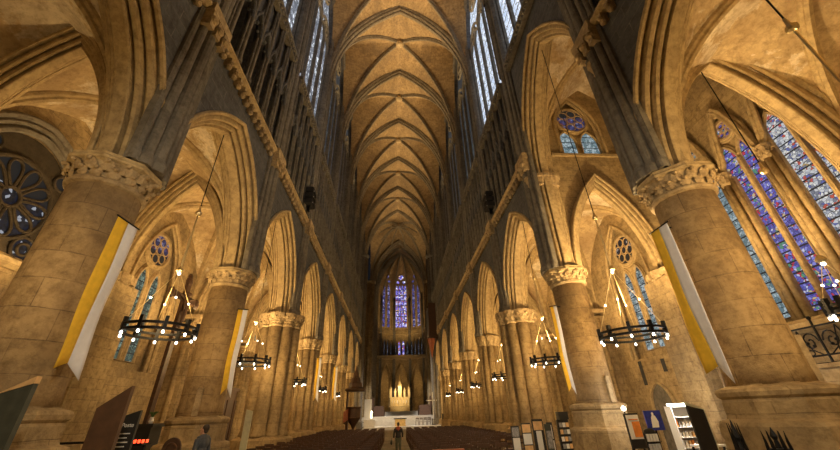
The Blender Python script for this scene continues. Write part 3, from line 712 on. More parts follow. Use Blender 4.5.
# apse: five canted panels
AC = Vector((C1*1.2, 88.5, 0)); AR = 6.9
vertsA = [AC+Vector((-AR*cos(pi*k/5), AR*sin(pi*k/5), 0)) for k in range(6)]
for k in range(5):
    A, B = vertsA[k], vertsA[k+1]; L = (B-A).length; e = (B-A)/L; nrm = ((A+B)/2-AC).normalized()
    P = lambda u, z, d: tuple(A+e*u+nrm*d+Vector((0,0,z)))
    nmk = ['far left', 'left of centre', 'centre', 'right of centre', 'far right'][k]
    t = thing('apse_bay', f'{nmk} canted bay of the apse with arch, triforium and tall window', 'apse bay', tuple((A+B)/2), 'apse bays', 'structure')
    mb = MB(); wall_strip(mb, P, 0, L, 0, 14.6, [(L/2, L/2-.55, 0, 8.6, 13.4)], 1.1, 10, False)
    wall_strip(mb, P, 0, L, 14.6, 20.6, [(L/8*(2*j+1), L/8*.72, 15.3, 18.3, 19.4) for j in range(4)], .5, 6, True)
    wall_strip(mb, P, 0, L, 20.6, 41.6, [(L/2, L/2-.35, 21.8, 34, 39.2)], .5, 10, True); mb.build('masonry', 'wall', t)
    gl = 'g_apse' if k == 2 else ('g_apse_dim' if k in (1, 3) else 'g_rose')
    for j in range(4 if k == 2 else 2):
        m_ = 4 if k == 2 else 2; q = (L-1.1)/m_
        mb = MB(); mb.poly(lancet_poly(P, .55+q*(j+.5), q*(.38 if k == 2 else .26), 22.6, 33.0, 34.6, .42)); mb.build('pane', gl, t)
    mb = MB(); mb.poly(ring_pts(P, L/2, 36.9, .7, .42, 16)); mb.build('oculus_pane', gl, t)
    for sg in (-1, 1): mb = MB(); mb.poly(ring_pts(P, L/2+sg*.85, 35.4, .42, .42, 12)); mb.build('oculus_pane', gl, t)
    for j in range(4): mb = MB(); mb.poly(lancet_poly(P, L/8*(2*j+1), L/8*.5, 15.5, 18.2, 19.1, .42)); mb.build('pane', 'g_apse' if (k == 2 and j in (1, 2)) else 'g_rose', t)
    mb = MB()
    mb.tube([P(L/2+h, 8.6+v, -.05) for h, v in pointed(L/2-.5, 4.85, 10)], .16, 6); mb.tube([P(0, 14.5, -.1), P(L, 14.5, -.1)], .18, 6); mb.tube([P(0, 20.7, -.1), P(L, 20.7, -.1)], .15, 6)
    mb.build('moulding', 'arch', t)
    for u in (.05, .35):
        mb = MB(); mb.lathe(A+e*u-nrm*.1, [(.22,0),(.22,31)], 8); mb.build('shaft', 'shaft', t, True)
    # web of the apse vault
    ap = AC+Vector((0,.6,41.8)); mb = MB(); vs = []; nn = 10
    for j in range(nn+1):
        q = j/nn
        for i_ in range(9):
            uu = i_/8; base = A+(B-A)*uu; hz = 30+(37.9-30)*sqrt(max(0, 1-abs(2*uu-1)**2))
            pt = base*(1-q)+ap*q; zz = hz+(41.8-hz)*sin(q*pi/2)**.9
            vs.append((pt.x, pt.y, zz))
    mb.add(vs, [(j*9+i_, j*9+i_+1, (j+1)*9+i_+1, (j+1)*9+i_) for j in range(nn) for i_ in range(8)]); mb.build('web', 'nweb', t, True)
    mb = MB(); mb.tube([tuple((A*(1-q)+ap*q).xy)+(30+11.5*sin(q*pi/2)**.9,) for q in [j/10 for j in range(11)]], .18, 6); mb.build('rib', 'rib', t)
mb = MB()
amb = [AC+Vector((-13*cos(pi*k/10), 13*sin(pi*k/10)-.2, 0)) for k in range(11)]
for a_, b_ in zip(amb, amb[1:]): mb.add([a_, b_, b_+Vector((0,0,15)), a_+Vector((0,0,15))], [(0,1,2,3)])
mb.poly([p+Vector((0,0,14.6)) for p in amb])
tag(mb.build('wall_ambulatory', 'wall'), 'warm lit wall of the ambulatory behind the apse arches', 'wall', None, 'structure')
# ------------------------------------------------------------------ chandeliers
def chandelier(loc_xy, ztop, zball, zhub, zring, R_, label):
    x, y = loc_xy
    t = thing('ring_chandelier', label, 'chandelier', (x, y, zring), 'iron ring chandeliers')
    mb = MB(); mb.tube([(x,y,zball),(x,y,ztop)], .018, 5); mb.build('hanging_wire', 'iron', t)
    mb = MB(); mb.tube([(x,y,zhub),(x,y,zball)], .026, 6); mb.build('rod', 'brass', t)
    mb = MB(); mb.ball((x,y,zball), .11, 10, 6); mb.lathe((x,y,zball), [(.05,.08),(.03,.3)], 8); mb.build('ball_joint', 'brass', t)
    mb = MB(); mb.lathe((x,y,zhub), [(.04,.14),(.10,.06),(.12,0),(.05,-.06)], 10); h = mb.build('hub', 'brass', t)
    mb = MB(); mb.ball((x,y,zhub-.09), .05, 8, 5); mb.build('lamp', 'lamp', h)
    for k in range(4):
        a = pi/4+pi/2*k; p = Vector((x+R_*cos(a), y+R_*sin(a), zring+.1)); q = Vector((x, y, zhub))
        mb = MB(); mb.tube([q, p], .008, 5); st = mb.build('stay', 'brass', t)
        mb = MB(); mb.ball(q.lerp(p, .55), .03, 8, 5); mb.build('lamp', 'lamp', st)
    mb = MB()
    for dz in (.07, -.09):
        for k in range(32):
            a0, a1 = 2*pi*k/32, 2*pi*(k+1)/32
        pts = [(R_*cos(2*pi*k/36), R_*sin(2*pi*k/36)) for k in range(36)]
        o, i_ = [(x+p*1.03, y+q*1.03) for p, q in pts], [(x+p*.97, y+q*.97) for p, q in pts]
        vs = [(a, b, zring+dz+e) for (a, b) in o for e in (-.035,.035)]+[(a, b, zring+dz+e) for (a, b) in i_ for e in (-.035,.035)]
        n = 36; fs = []
        for k in range(n):
            j = (k+1) % n; fs += [(2*k,2*j,2*j+1,2*k+1),(2*n+2*k,2*n+2*k+1,2*n+2*j+1,2*n+2*j),(2*k+1,2*j+1,2*n+2*j+1,2*n+2*k+1),(2*k,2*n+2*k,2*n+2*j,2*j)]
        mb.add(vs, fs)
    mb.build('ring', 'iron', t)
    for k in range(10):
        a = 2*pi*(k+.5)/10; e = Vector((cos(a), sin(a), 0)); tt = Vector((-sin(a), cos(a), 0)); c = Vector((x, y, zring))+e*R_
        mb = MB(); mb.obox(c+Vector((0,0,.06)), e*.05, tt*.045, (0,0,.19)); br = mb.build('bracket', 'iron', t)
        mb = MB(); mb.lathe(c+Vector((0,0,-.18)), [(.02,-.05),(.034,-.03),(.034,.0),(.025,.03)], 8); mb.build('spot_lamp', 'lamp', br)
    return t
for s in (-1, 1):
    for i in range(0, 7):
        if s < 0 and i == 6: continue
        yc, hs = half_span(i)
        if s == 1 and i == 1: yc = 11.4; chandelier((W, yc), 19.3, 8.66, 6.45, 4.15, 1.0, 'black iron ring chandelier hanging on a long rod from the tall right arch'); continue
        lab = f'black iron ring chandelier hanging from the arch between the {ORD[i]} and {ORD[i+1]} {side(s)} piers' if i else f'chandelier on a brass rod hanging in the {side(s)} arch nearest the camera'
        chandelier((s*W, yc if i else 3.66), 12.35, 8.6, 6.4, 4.48 if (s < 0 and i < 3) else 4.2, .95, lab)
chandelier((10.4, 7.45), 12.6, 8.0, 5.15, 3.95, .42, 'small chandelier with brass stays at the right edge in front of the stained windows')

# ------------------------------------------------------------------ banners
def banner(p0, p1, z1, b0, bm, b1, yel_first, label, anchor):
    """hangs between p0 and p1 (plan points); b0, bm, b1 = bottom heights at p0, at the middle notch and at p1"""
    A = Vector((*p0, 0)); D = Vector((*p1, 0))-A; nrm = Vector((-D.y, D.x, 0)).normalized(); mid = A+D*.5
    t = thing('banner', label, 'banner', (mid.x, mid.y, z1), 'yellow and white banners on the piers')
    def stripe(u0, u1, c0, c1, ph):
        mb = MB(); n = 16; m = 4; vs = []
        for off in (0, .012):
            for j in range(n+1):
                for k in range(m+1):
                    q = k/m; u = u0+(u1-u0)*q; zb = c0+(c1-c0)*q; z = z1+(zb-z1)*j/n
                    vs.append(A+D*u+nrm*(off+.04*sin(5*u+j*.35)*(j/n))+D.normalized()*.03*sin(j*.5)*(j/n)+Vector((0,0,z)))
        fs = []; q = (n+1)*(m+1)
        for j in range(n):
            for k in range(m):
                a = j*(m+1)+k; fs.append((a, a+1, a+m+2, a+m+1)); fs.append((q+a, q+a+m+1, q+a+m+2, q+a+1))
        for j in range(n):
            for k in (0, m): a = j*(m+1)+k; fs.append((a, a+m+1, q+a+m+1, q+a))
        for j in (0, n):
            for k in range(m): a = j*(m+1)+k; fs.append((a, q+a, q+a+1, a+1))
        mb.add(vs, fs); return mb
    nm = (('yellow_stripe','yellow'),('white_stripe','white'))
    if not yel_first: nm = nm[::-1]
    stripe(0, .5, b0, bm, .3).build(*nm[0], t, True); stripe(.5, 1, bm, b1, 1.2).build(*nm[1], t, True)
    zz = Vector((0,0,z1+.02)); mb = MB(); mb.tube([A-D*.08+zz, A+D*1.08+zz], .018, 6); mb.tube([mid+zz, (*anchor, z1+.02)], .016, 6); mb.build('rod', 'iron', t)
banner((-6.5,6.96), (-6.48,7.56), 6.05, 2.95, 3.08, 2.80, True, 'yellow and white swallow-tailed banner hanging on the nearest left pier', (-6.85,7.4))
banner((6.45,7.84), (6.45,7.22), 6.10, 2.62, 2.75, 2.38, True, 'yellow and white swallow-tailed banner hanging on the nearest right pier', (6.85,7.5))
banner((-6.74,14.25), (-6.42,14.4), 5.95, 2.85, 3.1, 2.75, True, 'yellow and white banner hanging on the second left pier', (-6.95,14.45))
banner((6.32,14.5), (6.54,14.35), 5.95, 2.6, 2.8, 2.5, True, 'yellow and white banner hanging on the second right pier', (6.9,14.6))
banner((-6.5,29.1), (-6.2,29.3), 6.1, 3.1, 3.3, 3.0, True, 'narrow yellow and white banner on the fourth left pier', (-6.7,29.8))
banner((-6.5,37.4), (-6.15,37.6), 6.4, 3.4, 3.6, 3.3, True, 'small yellow and white banner far off on the fifth left pier', (-6.7,38.3))

# ------------------------------------------------------------------ loudspeakers
for s, y in ((-1, 20.6), (1, 20.85)):
    first = None
    for k, nm in enumerate(('lowest', 'middle', 'topmost')):
        z = 15.0+.46*k; t = thing('loudspeaker', f'{nm} black loudspeaker of the stack on the {side(s)} string course', 'loudspeaker', (s*6.35, y, z), 'stacked loudspeakers')
        mb = MB(); mb.box(s*6.1, s*6.62, y-.5, y+.5, z-.16, z+.16); mb.box(s*6.25, s*6.5, y-.1, y+.1, z-.23, z+.23); mb.build('cabinet', 'spk', t)
        mb = MB(); mb.box(s*6.07, s*6.11, y-.45, y+.45, z-.13, z+.13); mb.build('grille', 'iron', t)
        if k == 0: mb = MB(); mb.box(s*6.3, s*6.5, y-.08, y+.08, STR+.3, z-.2); mb.build('bracket', 'iron', t)
        mb = MB(); mb.ball((s*6.06, y-.4, z-.14), .03, 6, 4); mb.build('indicator', 'paper', t)

# ------------------------------------------------------------------ chairs of the nave
def chair_parts(x, y):
    out = []
    mb = MB(); mb.box(x-.22, x+.22, y-.2, y+.22, .44, .475); out.append(('seat', mb))
    mb = MB()
    for sx in (-1, 1): mb.tube([(x+sx*.2, y-.19, .46), (x+sx*.2, y-.24, .98)], .02, 6)
    mb.box(x-.22, x+.22, y-.255, y-.22, .86, .99); mb.box(x-.2, x+.2, y-.235, y-.21, .66, .73)
    for q in (-.1, 0, .1): mb.tube([(x+q, y-.215, .70), (x+q, y-.235, .88)], .012, 5)
    out.append(('backrest', mb))
    for sx in (-1, 1):
        for yy in (.18, -.19): mb = MB(); mb.tube([(x+sx*.19, y+yy, .44), (x+sx*.2, y+yy*1.08, 0)], [.02,.017], 6); out.append(('leg', mb))
    return out
proto = {}
def nave_chair(x, y, full, block):
    key = full
    lab = f'brown wooden church chair among the rows filling the {block} side of the nave'
    if key not in proto:
        t = thing('nave_chair', lab, 'chair', (0,0,0), f'chairs {block} of the central aisle')
        if full:
            for nm, mb in chair_parts(0, 0): mb.build(nm, 'chair', t)
        else:
            mbs = MB()
            for nm, mb in chair_parts(0, 0): mbs.add(mb.v, mb.f)
            COL.objects.unlink(t); bpy.data.objects.remove(t)
            t = mbs.build('nave_chair', 'chair'); tag(t, lab, 'chair', f'chairs {block} of the central aisle')
        proto[key] = t; t.location = (x, y, 0); return t
    c = copy_tree(proto[key]); c.location = (x, y, 0); c['label'] = lab; c['group'] = f'chairs {block} of the central aisle'; return c
for r in range(18):
    y = 15.2+1.22*r
    for k in range(8):
        for s, x0 in ((-1, -1.55), (1, .8)):
            x = x0+s*k*.69; 
            if abs(x) > 5.9 and min(abs(y-p) for p in PY) < 1.9: x = x0+s*k*.66
            if s > 0 and x > 4.0 and y < 17.8: continue
            o = nave_chair(x, y+random.uniform(-.04,.04), r < 5, side(s)); o.rotation_euler = (0,0,random.uniform(-.06,.06))
# ------------------------------------------------------------------ people
def figure(name, label, loc, rz, H, cloth, pose, extra=None):
    t = thing(name, label, 'person', loc); t.rotation_euler = (0,0,rz); k = H/1.75
    L = Vector(loc)
    def T(p): return L+Vector(p)*k
    def finish(mb, nm, mat, vox, sm=3, parent=t):
        o = mb.build(nm, mat, parent, True, False)
        m = o.modifiers.new('join', 'REMESH'); m.mode = 'VOXEL'; m.voxel_size = vox; m.use_smooth_shade = True
        m = o.modifiers.new('soften', 'SMOOTH'); m.iterations = sm; m.factor = .5
        return o
    st = pose['stride']; arm = pose['arms']
    legs = [[(-.09,0,.92),(-.10,st*.5+.03,.50),(-.105,st-.02,.09)],[(.09,0,.92),(.10,-st*.5+.03,.50),(.105,-st-.05,.10)]]
    b = MB()
    for lg in legs:
        b.tube([T(p) for p in (lg[0], tuple((a+c)/2 for a, c in zip(lg[0], lg[1])), lg[1], tuple(.6*a+.4*c for a, c in zip(lg[1], lg[2])), lg[2])], [.085*k,.075*k,.055*k,.055*k,.036*k], 10)
        b.ball(T((lg[2][0], lg[2][1]+.06, .05)), .045*k, 8, 6, (1,2.4,.9))
    b.ball(T((0,0,.96)), .15*k, 12, 8, (1.08,.78,.85)); b.ball(T((0,0,1.12)), .14*k, 12, 8, (1.0,.72,1.1)); b.ball(T((0,.005,1.3)), .16*k, 12, 8, (1.08,.74,1.05))
    b.tube([T((-.17,0,1.42)),T((0,0,1.455)),T((.17,0,1.42))], [.05*k,.07*k,.05*k], 8)
    b.tube([T((0,0,1.4)),T((0,.012,1.56))], [.062*k,.052*k], 10)
    tilt = pose.get('tilt', 0)
    def Hd(p):   # head local -> figure
        y, z = p[1], p[2]; return T((p[0], .02+y*cos(tilt)-z*sin(tilt), 1.62+y*sin(tilt)+z*cos(tilt)))
    b.ball(Hd((0,-.005,.03)), .1*k, 14, 10, (.76,.96,1.05)); b.ball(Hd((0,.03,-.045)), .075*k, 12, 8, (.74,.8,.9))
    b.tube([Hd((0,.088,.02)),Hd((0,.118,-.022))], [.009*k,.016*k], 6); b.ball(Hd((0,.086,-.062)), .02*k, 8, 5, (1.2,.6,.5)); b.ball(Hd((0,.075,-.095)), .022*k, 8, 5)
    for sx in (-1, 1): b.ball(Hd((sx*.078,-.01,0)), .026*k, 8, 6, (.4,.7,1.2)); b.ball(Hd((sx*.03,.078,.022)), .015*k, 6, 5)
    for sx, (el, wr) in zip((-1, 1), arm):
        sh = (sx*.19,0,1.41)
        b.tube([T(sh),T(tuple((a+c)/2 for a, c in zip(sh, el))),T(el),T(tuple((a+c)/2 for a, c in zip(el, wr))),T(wr)], [.052*k,.046*k,.038*k,.036*k,.026*k], 8)
        d = (Vector(wr)-Vector(el)).normalized(); sd = Vector((0,1,0)) if abs(d.y) < .8 else Vector((0,0,1)); sd = (sd-d*sd.dot(d)).normalized(); up = d.cross(sd)*sx
        w_ = Vector(wr); pc = w_+d*.05
        b.obox(T(pc), sd*.036*k, up*.014*k, d*.05*k)
        for q, ln in enumerate((.072,.08,.075,.058)):
            f0 = w_+d*.095+sd*(.027-.018*q); f1 = f0+d*ln*.5-up*.008; f2 = f0+d*ln*.85-up*.03
            b.tube([T(f0),T(f1),T(f2)], [.0095*k,.009*k,.007*k], 6)
        f0 = w_+d*.03+sd*.03; b.tube([T(f0),T(f0+d*.03+sd*.028-up*.005),T(f0+d*.062+sd*.034-up*.015)], [.012*k,.011*k,.008*k], 6)
    finish(b, 'body', 'skin', .0075)
    j = MB(); j.ball(T((0,0,.98)), .17*k, 12, 8, (1.08,.82,.9)); j.ball(T((0,0,1.14)), .165*k, 12, 8, (1.04,.8,1.1)); j.ball(T((0,0,1.3)), .185*k, 12, 8, (1.1,.78,1.0))
    j.tube([T((-.19,0,1.415)),T((0,-.01,1.45)),T((.19,0,1.415))], [.068*k,.085*k,.068*k], 8); j.tube([T((0,0,1.42)),T((0,.005,1.52))], [.085*k,.07*k], 10)
    for sx, (el, wr) in zip((-1, 1), arm):
        sh = (sx*.195,0,1.41); j.tube([T(sh),T(el),T(tuple(.12*a+.88*c for a, c in zip(el, wr)))], [.075*k,.062*k,.048*k], 9)
    finish(j, 'jacket', cloth[0], .014)
    p = MB(); p.ball(T((0,0,.94)), .155*k, 12, 8, (1.08,.82,.8))
    for lg in legs: p.tube([T(lg[0]),T(lg[1]),T((lg[2][0],lg[2][1],.13))], [.105*k,.082*k,.066*k], 10)
    finish(p, 'trousers', cloth[1], .014)
    for lg in legs:
        q = MB(); x, y = lg[2][0], lg[2][1]; q.ball(T((x, y+.07, .05)), .052*k, 10, 6, (1.,2.5,.95)); q.ball(T((x, y, .075)), .05*k, 8, 6, (1,1.2,1.2)); finish(q, 'shoe', 'shoe', .012)
    h = MB(); h.ball(Hd((0,-.022,.052)), .103*k, 14, 10, (.83,.95,.92)); h.ball(Hd((0,-.06,-.005)), .07*k, 10, 8, (1.05,.62,1.1)); finish(h, 'hair', 'hair', .012)
    if extra: extra(t, T, finish)
    return t
def hood(t, T, finish):
    m = MB(); m.tube([T((-.12,-.1,1.44)),T((0,-.14,1.36)),T((.12,-.1,1.44))], [.05,.075,.05], 8); m.tube([T((-.1,-.03,1.48)),T((0,-.1,1.47)),T((.1,-.03,1.48))], .045, 8); finish(m, 'hood', 'redhood', .014)
figure('person', 'person in a black coat with rust red hood walking up the central aisle', (-.22, 23.6, 0), 0, 1.62, ('blackcoat','trouser'),
       {'stride': .12, 'arms': [((-.27,.0,1.14),(-.28,.07,.88)),((.27,-.03,1.14),(.27,.07,.9))]}, hood)
tt = thing('shoulder_bag', 'small dark bag hanging at the left hand of the walking person', 'bag', (-.62, 23.66, .62))
mb = MB(); mb.ball((-.62, 23.66, .62), .12, 10, 8, (.5,1,1.1)); mb.build('pouch', 'blackboard', tt, True)
mb = MB(); mb.tube([(-.62, 23.58, .72), (-.6, 23.66, .82), (-.62, 23.74, .72)], .012, 6); mb.build('strap', 'blackboard', tt)
mb = MB(); mb.box(-7.2, -5.0, 10.6, 12.9, 0, .16); tag(mb.build('trim_1', 'floor'), 'low stone step on the floor before the second left pier', 'step', None, 'structure')
figure('person', 'person in a dark slate jacket standing by the second left pier, looking left', (-5.82, 11.8, .16), pi/2-.25, 1.8, ('jacket','blackcoat'),
       {'stride': .04, 'tilt': .22, 'arms': [((-.26,-.02,1.14),(-.2,.2,.98)),((.26,-.02,1.14),(.2,.2,.98))]})

# ------------------------------------------------------------------ crucifix, votives, panels on the left
t = thing('crucifix', 'very tall dark wooden crucifix on a plinth in the left aisle', 'crucifix', (-10, 16, 0))
mb = MB(); mb.box(-10.07, -9.93, 15.87, 16.13, 2.0, 7.75)
for z_, w_ in ((7.75,.24),(7.98,.17)): mb.ball((-10, 16.0, z_), w_, 10, 6, (.45,1,1))
mb.build('upright', 'oak', t)
mb = MB(); mb.box(-10.06, -9.94, 15.05, 16.95, 6.85, 7.1)
for y in (14.98, 17.02): mb.ball((-10, y, 6.97), .22, 10, 6, (.45,1,1.1))
mb.build('crossbeam', 'oak', t)
mb = MB(); mb.tube([(-9.86,16,7.0),(-9.84,16,6.75),(-9.83,16.02,6.45),(-9.81,15.98,6.1),(-9.86,16,5.65)], [.1,.13,.1,.08,.05], 8); mb.ball((-9.82,16,7.14), .1, 8, 6)
for sx in (-1, 1): mb.tube([(-9.88,16+sx*.1,6.9),(-9.9,16+sx*.35,6.98),(-9.92,16+sx*.62,7.06)], [.05,.04,.03], 6)
mb.build('corpus', 'brownboard', t)
mb = MB(); mb.box(-10.35, -9.6, 15.7, 16.4, 0, 1.9); mb.box(-10.45, -9.5, 15.6, 16.5, 1.9, 2.02); mb.box(-10.45, -9.5, 15.6, 16.5, 0, .2); mb.build('plinth', 'blackboard', t)
t = thing('flower_vase', 'small white vase of leaves on the crucifix plinth', 'vase', (-9.7, 15.75, 2.02))
mb = MB(); mb.lathe((-9.7, 15.75, 2.02), [(.05,0),(.09,.08),(.05,.18),(.07,.22)], 10); mb.build('vase', 'paper', t)
mb = MB()
for k in range(9): a = k*2.4; mb.tube([(-9.7,15.75,2.22),(-9.7+.08*cos(a),15.75+.08*sin(a),2.38),(-9.7+.16*cos(a),15.75+.16*sin(a),2.42)], [.01,.035,.008], 5)
mb.build('leaves', 'leaf', t)
t = thing('votive_stand', 'dark iron stand holding a row of votive candles in the left aisle', 'candle stand', (-7.2, 11.0, 0))
mb = MB(); mb.box(-7.55, -6.85, 10.8, 11.2, 1.55, 1.6); mb.build('tray', 'iron', t)
for x in (-7.5, -6.9): mb = MB(); mb.tube([(x,11,1.55),(x,11,0)], .03, 6); mb.build('leg', 'iron', t)
mb = MB(); mb.box(-7.52, -6.88, 10.82, 11.18, .2, .25); mb.build('shelf', 'iron', t)
for r in range(2):
    for k in range(7):
        x = -7.5+.1*k; yy = 10.9+.18*r
        mb = MB(); mb.lathe((x, yy, 1.6), [(.024,0),(.03,.06),(.028,.07)], 8); o = mb.build('votive_candle', 'votive', None, False, True, (x, yy, 1.6))
        tag(o, 'small glowing red votive candle in the row on the iron stand', 'candle', 'red votive candles')
def slab(name, label, cat, x0, x1, y, za, zb, th, mat, trim=None, group=None):
    t = thing(name, label, cat, ((x0+x1)/2, y, 0), group)
    mb = MB(); mb.add([(x0,y,.04),(x1,y,.04),(x1,y,zb),(x0,y,za),(x0,y+th,.04),(x1,y+th,.04),(x1,y+th,zb),(x0,y+th,za)], [(0,1,2,3),(5,4,7,6),(0,3,7,4),(1,5,6,2),(3,2,6,7),(0,4,5,1)]); mb.build('panel', mat, t)
    mb = MB(); mb.box(x0-.04, x1+.04, y-.12, y+th+.12, 0, .04); mb.build('foot', 'iron', t)
    if trim:
        mb = MB(); mb.add([(x0-.01,y-.01,za),(x1+.01,y-.01,zb),(x1+.01,y-.01,zb+.1),(x0-.01,y+th,za),(x1+.01,y+th,zb),(x1+.01,y+th,zb+.1)], [(0,1,2),(5,4,3),(0,2,5,3),(1,4,5,2),(0,3,4,1)]); mb.build('top_trim', trim, t)
    return t
slab('information_panel', 'dark green grey panel with an orange slanted top at the left edge', 'panel', -6.25, -5.8, 6.0, 2.48, 2.62, .08, 'greenboard', 'ochre')
slab('information_panel', 'tall rust brown panel with a slanted top left of the text board', 'panel', -4.78, -4.38, 6.0, 2.26, 2.55, .07, 'brownboard')
t = slab('text_board', 'black text board with pale lines of writing beside the brown panel', 'sign', -5.02, -4.67, 6.85, 2.13, 2.24, .05, 'blackboard')
fc = bpy.data.curves.new('heading', 'FONT'); fc.body = 'Poste'; fc.size = .085; fc.extrude = .002
o_ = bpy.data.objects.new('heading_curve', fc); COL.objects.link(o_); bpy.context.view_layer.update(); me_ = bpy.data.meshes.new_from_object(o_.evaluated_get(bpy.context.evaluated_depsgraph_get())); bpy.data.objects.remove(o_); o = bpy.data.objects.new('heading', me_); COL.objects.link(o); o.parent = t; o.location = (-.055, -.004, 2.0); o.rotation_euler = (pi/2,0,0); me_.materials.clear(); me_.materials.append(MAT['paper'])
mb = MB()
for k in range(4): mb.box(-4.97, -4.97+.24-.03*(k % 2), 6.842, 6.85, 1.9-.06*k, 1.915-.06*k)
mb.build('text_lines', 'paper', t)
mb = MB(); mb.box(-4.97, -4.75, 6.835, 6.85, 1.5, 1.64); mb.build('grey_notice', 'greyp', t)
t = thing('barrier', 'dark iron rail barrier standing by the nearest left pier', 'barrier', (-7.0, 9.2, 0))
mb = MB(); mb.tube([(-7.6,9.2,1.72),(-6.5,9.2,1.72)], .025, 6); mb.build('rail', 'iron', t)
for x in (-7.6, -7.05, -6.5): mb = MB(); mb.tube([(x,9.2,1.72),(x,9.2,0)], .022, 6); mb.build('post', 'iron', t)
t = thing('prayer_chair', 'brown high chair with a round carved back near the votive candles', 'chair', (-5.42, 9.5, 0))
mb = MB(); mb.lathe((-5.42, 9.5, 0), [(.0,1.75)], 3) if 0 else None
pts = [(-5.62,9.5,.5),(-5.62,9.5,1.5)]+[(-5.42-.2*cos(a),9.5,1.52+.22*sin(a)) for a in [pi*k/10 for k in range(1,10)]]+[(-5.22,9.5,1.5),(-5.22,9.5,.5)]
mb.add([Vector(p) for p in pts]+[Vector(p)+Vector((0,.05,0)) for p in pts], [tuple(range(len(pts)-1,-1,-1)), tuple(range(len(pts), 2*len(pts)))]+[(i, (i+1)%len(pts), len(pts)+(i+1)%len(pts), len(pts)+i) for i in range(len(pts))])
mb.build('backrest', 'oak', t)
mb = MB(); mb.tube([(-5.42-.13*cos(a),9.48,1.5+.13*sin(a)) for a in [2*pi*k/14 for k in range(14)]], .02, 5, True); mb.build('carving', 'brownboard', t)
mb = MB(); mb.box(-5.64, -5.2, 9.5, 9.92, .46, .51); mb.build('seat', 'oak', t)
for x in (-5.6, -5.24):
    for yy in (9.53, 9.88): mb = MB(); mb.tube([(x,yy,.46),(x,yy,0)], .025, 6); mb.build('leg', 'oak', t)
slab('information_panel', 'pale cream narrow panel standing by the third left pier', 'panel', -6.33, -6.08, 16.0, 2.4, 2.33, .06, 'paleboard')
t = thing('confessional', 'dark wooden confessional against the left aisle wall beyond the second pier', 'confessional', (-12.4, 28.5, 0))
mb = MB(); mb.box(-13.0, -12.2, 26.6, 30.4, 0, 3.9); mb.box(-13.0, -12.1, 26.5, 30.5, 3.9, 4.1); mb.build('cabinet', 'brownboard', t)
for k in range(3): mb = MB(); mb.box(-12.2, -12.14, 26.8+1.2*k, 27.8+1.2*k, .2, 3.3); mb.build('door', 'oak', t)

# ------------------------------------------------------------------ boards and shop on the right
def board(x0, x1, y, z1, papers, label, group='notice boards'):
    t = thing('notice_board', label, 'notice board', ((x0+x1)/2, y, 0), group)
    mb = MB(); mb.box(x0, x1, y, y+.05, .35, z1); mb.build('panel', 'blackboard', t)
    for x in (x0+.04, x1-.04): mb = MB(); mb.box(x-.02, x+.02, y+.05, y+.09, 0, z1); mb.build('post', 'iron', t)
    for (a, b, c, d, m) in papers: mb = MB(); mb.box(x0+(x1-x0)*a, x0+(x1-x0)*b, y-.012, y, c, d); mb.build('sheet', m, t)
board(4.5, 4.85, 16.7, 1.45, [(.08,.92,1.06,1.4,'greyp'),(.08,.92,.45,1.02,'paper')], 'narrow notice board with a grey photo above a white sheet, nearest the chairs')
board(4.93, 5.33, 16.6, 1.55, [(.06,.94,1.2,1.5,'ochre'),(.06,.94,.78,1.16,'paper'),(.06,.94,.4,.74,'ochre')], 'notice board with two ochre sheets and a white one between')
board(5.38, 5.84, 16.5, 1.68, [(.08,.92,1.28,1.6,'ochre'),(.25,.75,.45,1.25,'paper')], 'tallest notice board with an ochre sheet above a long white one')
board(5.95, 6.2, 16.4, 1.55, [(.1,.8,.95,1.45,'paper'),(.1,.85,.4,.9,'paper')], 'narrow notice board with two white sheets')
t = thing('postcard_rack', 'dark postcard rack with rows of cards in front of the second right pier', 'rack', (5.2, 13.0, 0))
mb = MB(); mb.box(5.02, 5.4, 13.0, 13.1, .3, 1.72); mb.build('panel', 'blackboard', t)
mb = MB(); mb.box(5.08, 5.4, 12.9, 13.15, 1.72, 1.95); mb.build('header', 'blackboard', t)
for k in range(6):
    z = .5+.2*k; mb = MB(); mb.box(5.03, 5.39, 12.93, 13.0, z-.012, z); sh = mb.build('shelf', 'iron', t)
    for q in range(3): mb = MB(); mb.box(5.05+.115*q, 5.145+.115*q, 12.95, 12.965, z, z+.13); mb.build('postcard', ('paper','ochre','greyp')[(q+k) % 3], sh)
mb = MB(); mb.box(4.95, 5.45, 12.85, 13.2, 0, .05); mb.box(5.15, 5.25, 13.02, 13.08, .05, .3); mb.build('base', 'iron', t)
t = thing('roller_stand', 'slim dark leaflet stand with a grey leaflet left of the postcard rack', 'stand', (4.75, 13.2, 0))
mb = MB(); mb.box(4.64, 4.85, 13.2, 13.26, .2, 1.6); mb.build('panel', 'greenboard', t); mb = MB(); mb.box(4.6, 4.89, 13.1, 13.36, 0, .2); mb.build('base', 'iron', t)
mb = MB(); mb.box(4.66, 4.83, 13.185, 13.2, .9, 1.4); mb.build('leaflet', 'greyp', t)
t = thing('poster_stand', 'orange and white poster on a dark stand right of the second right pier', 'poster', (7.05, 12.0, 0))
mb = MB(); mb.box(6.82, 7.26, 12.0, 12.05, .9, 1.85); mb.build('panel', 'blackboard', t)
mb = MB(); mb.box(6.84, 7.24, 11.985, 12.0, 1.15, 1.8); mb.build('sheet', 'paper', t)
mb = MB(); mb.box(6.98, 7.23, 11.975, 11.985, 1.2, 1.62); mb.box(6.9, 7.2, 11.975, 11.985, 1.66, 1.69); mb.build('print', 'orange', t)
for x in (6.85, 7.2): mb = MB(); mb.box(x-.02, x+.02, 12.05, 12.09, 0, 1.85); mb.build('post', 'iron', t)
mb = MB(); mb.box(6.8, 7.3, 11.9, 12.2, 0, .04); mb.build('base', 'iron', t)
t = thing('poster_stand', 'deep blue poster with a pale standing figure in the shop corner', 'poster', (7.95, 12.3, 0))
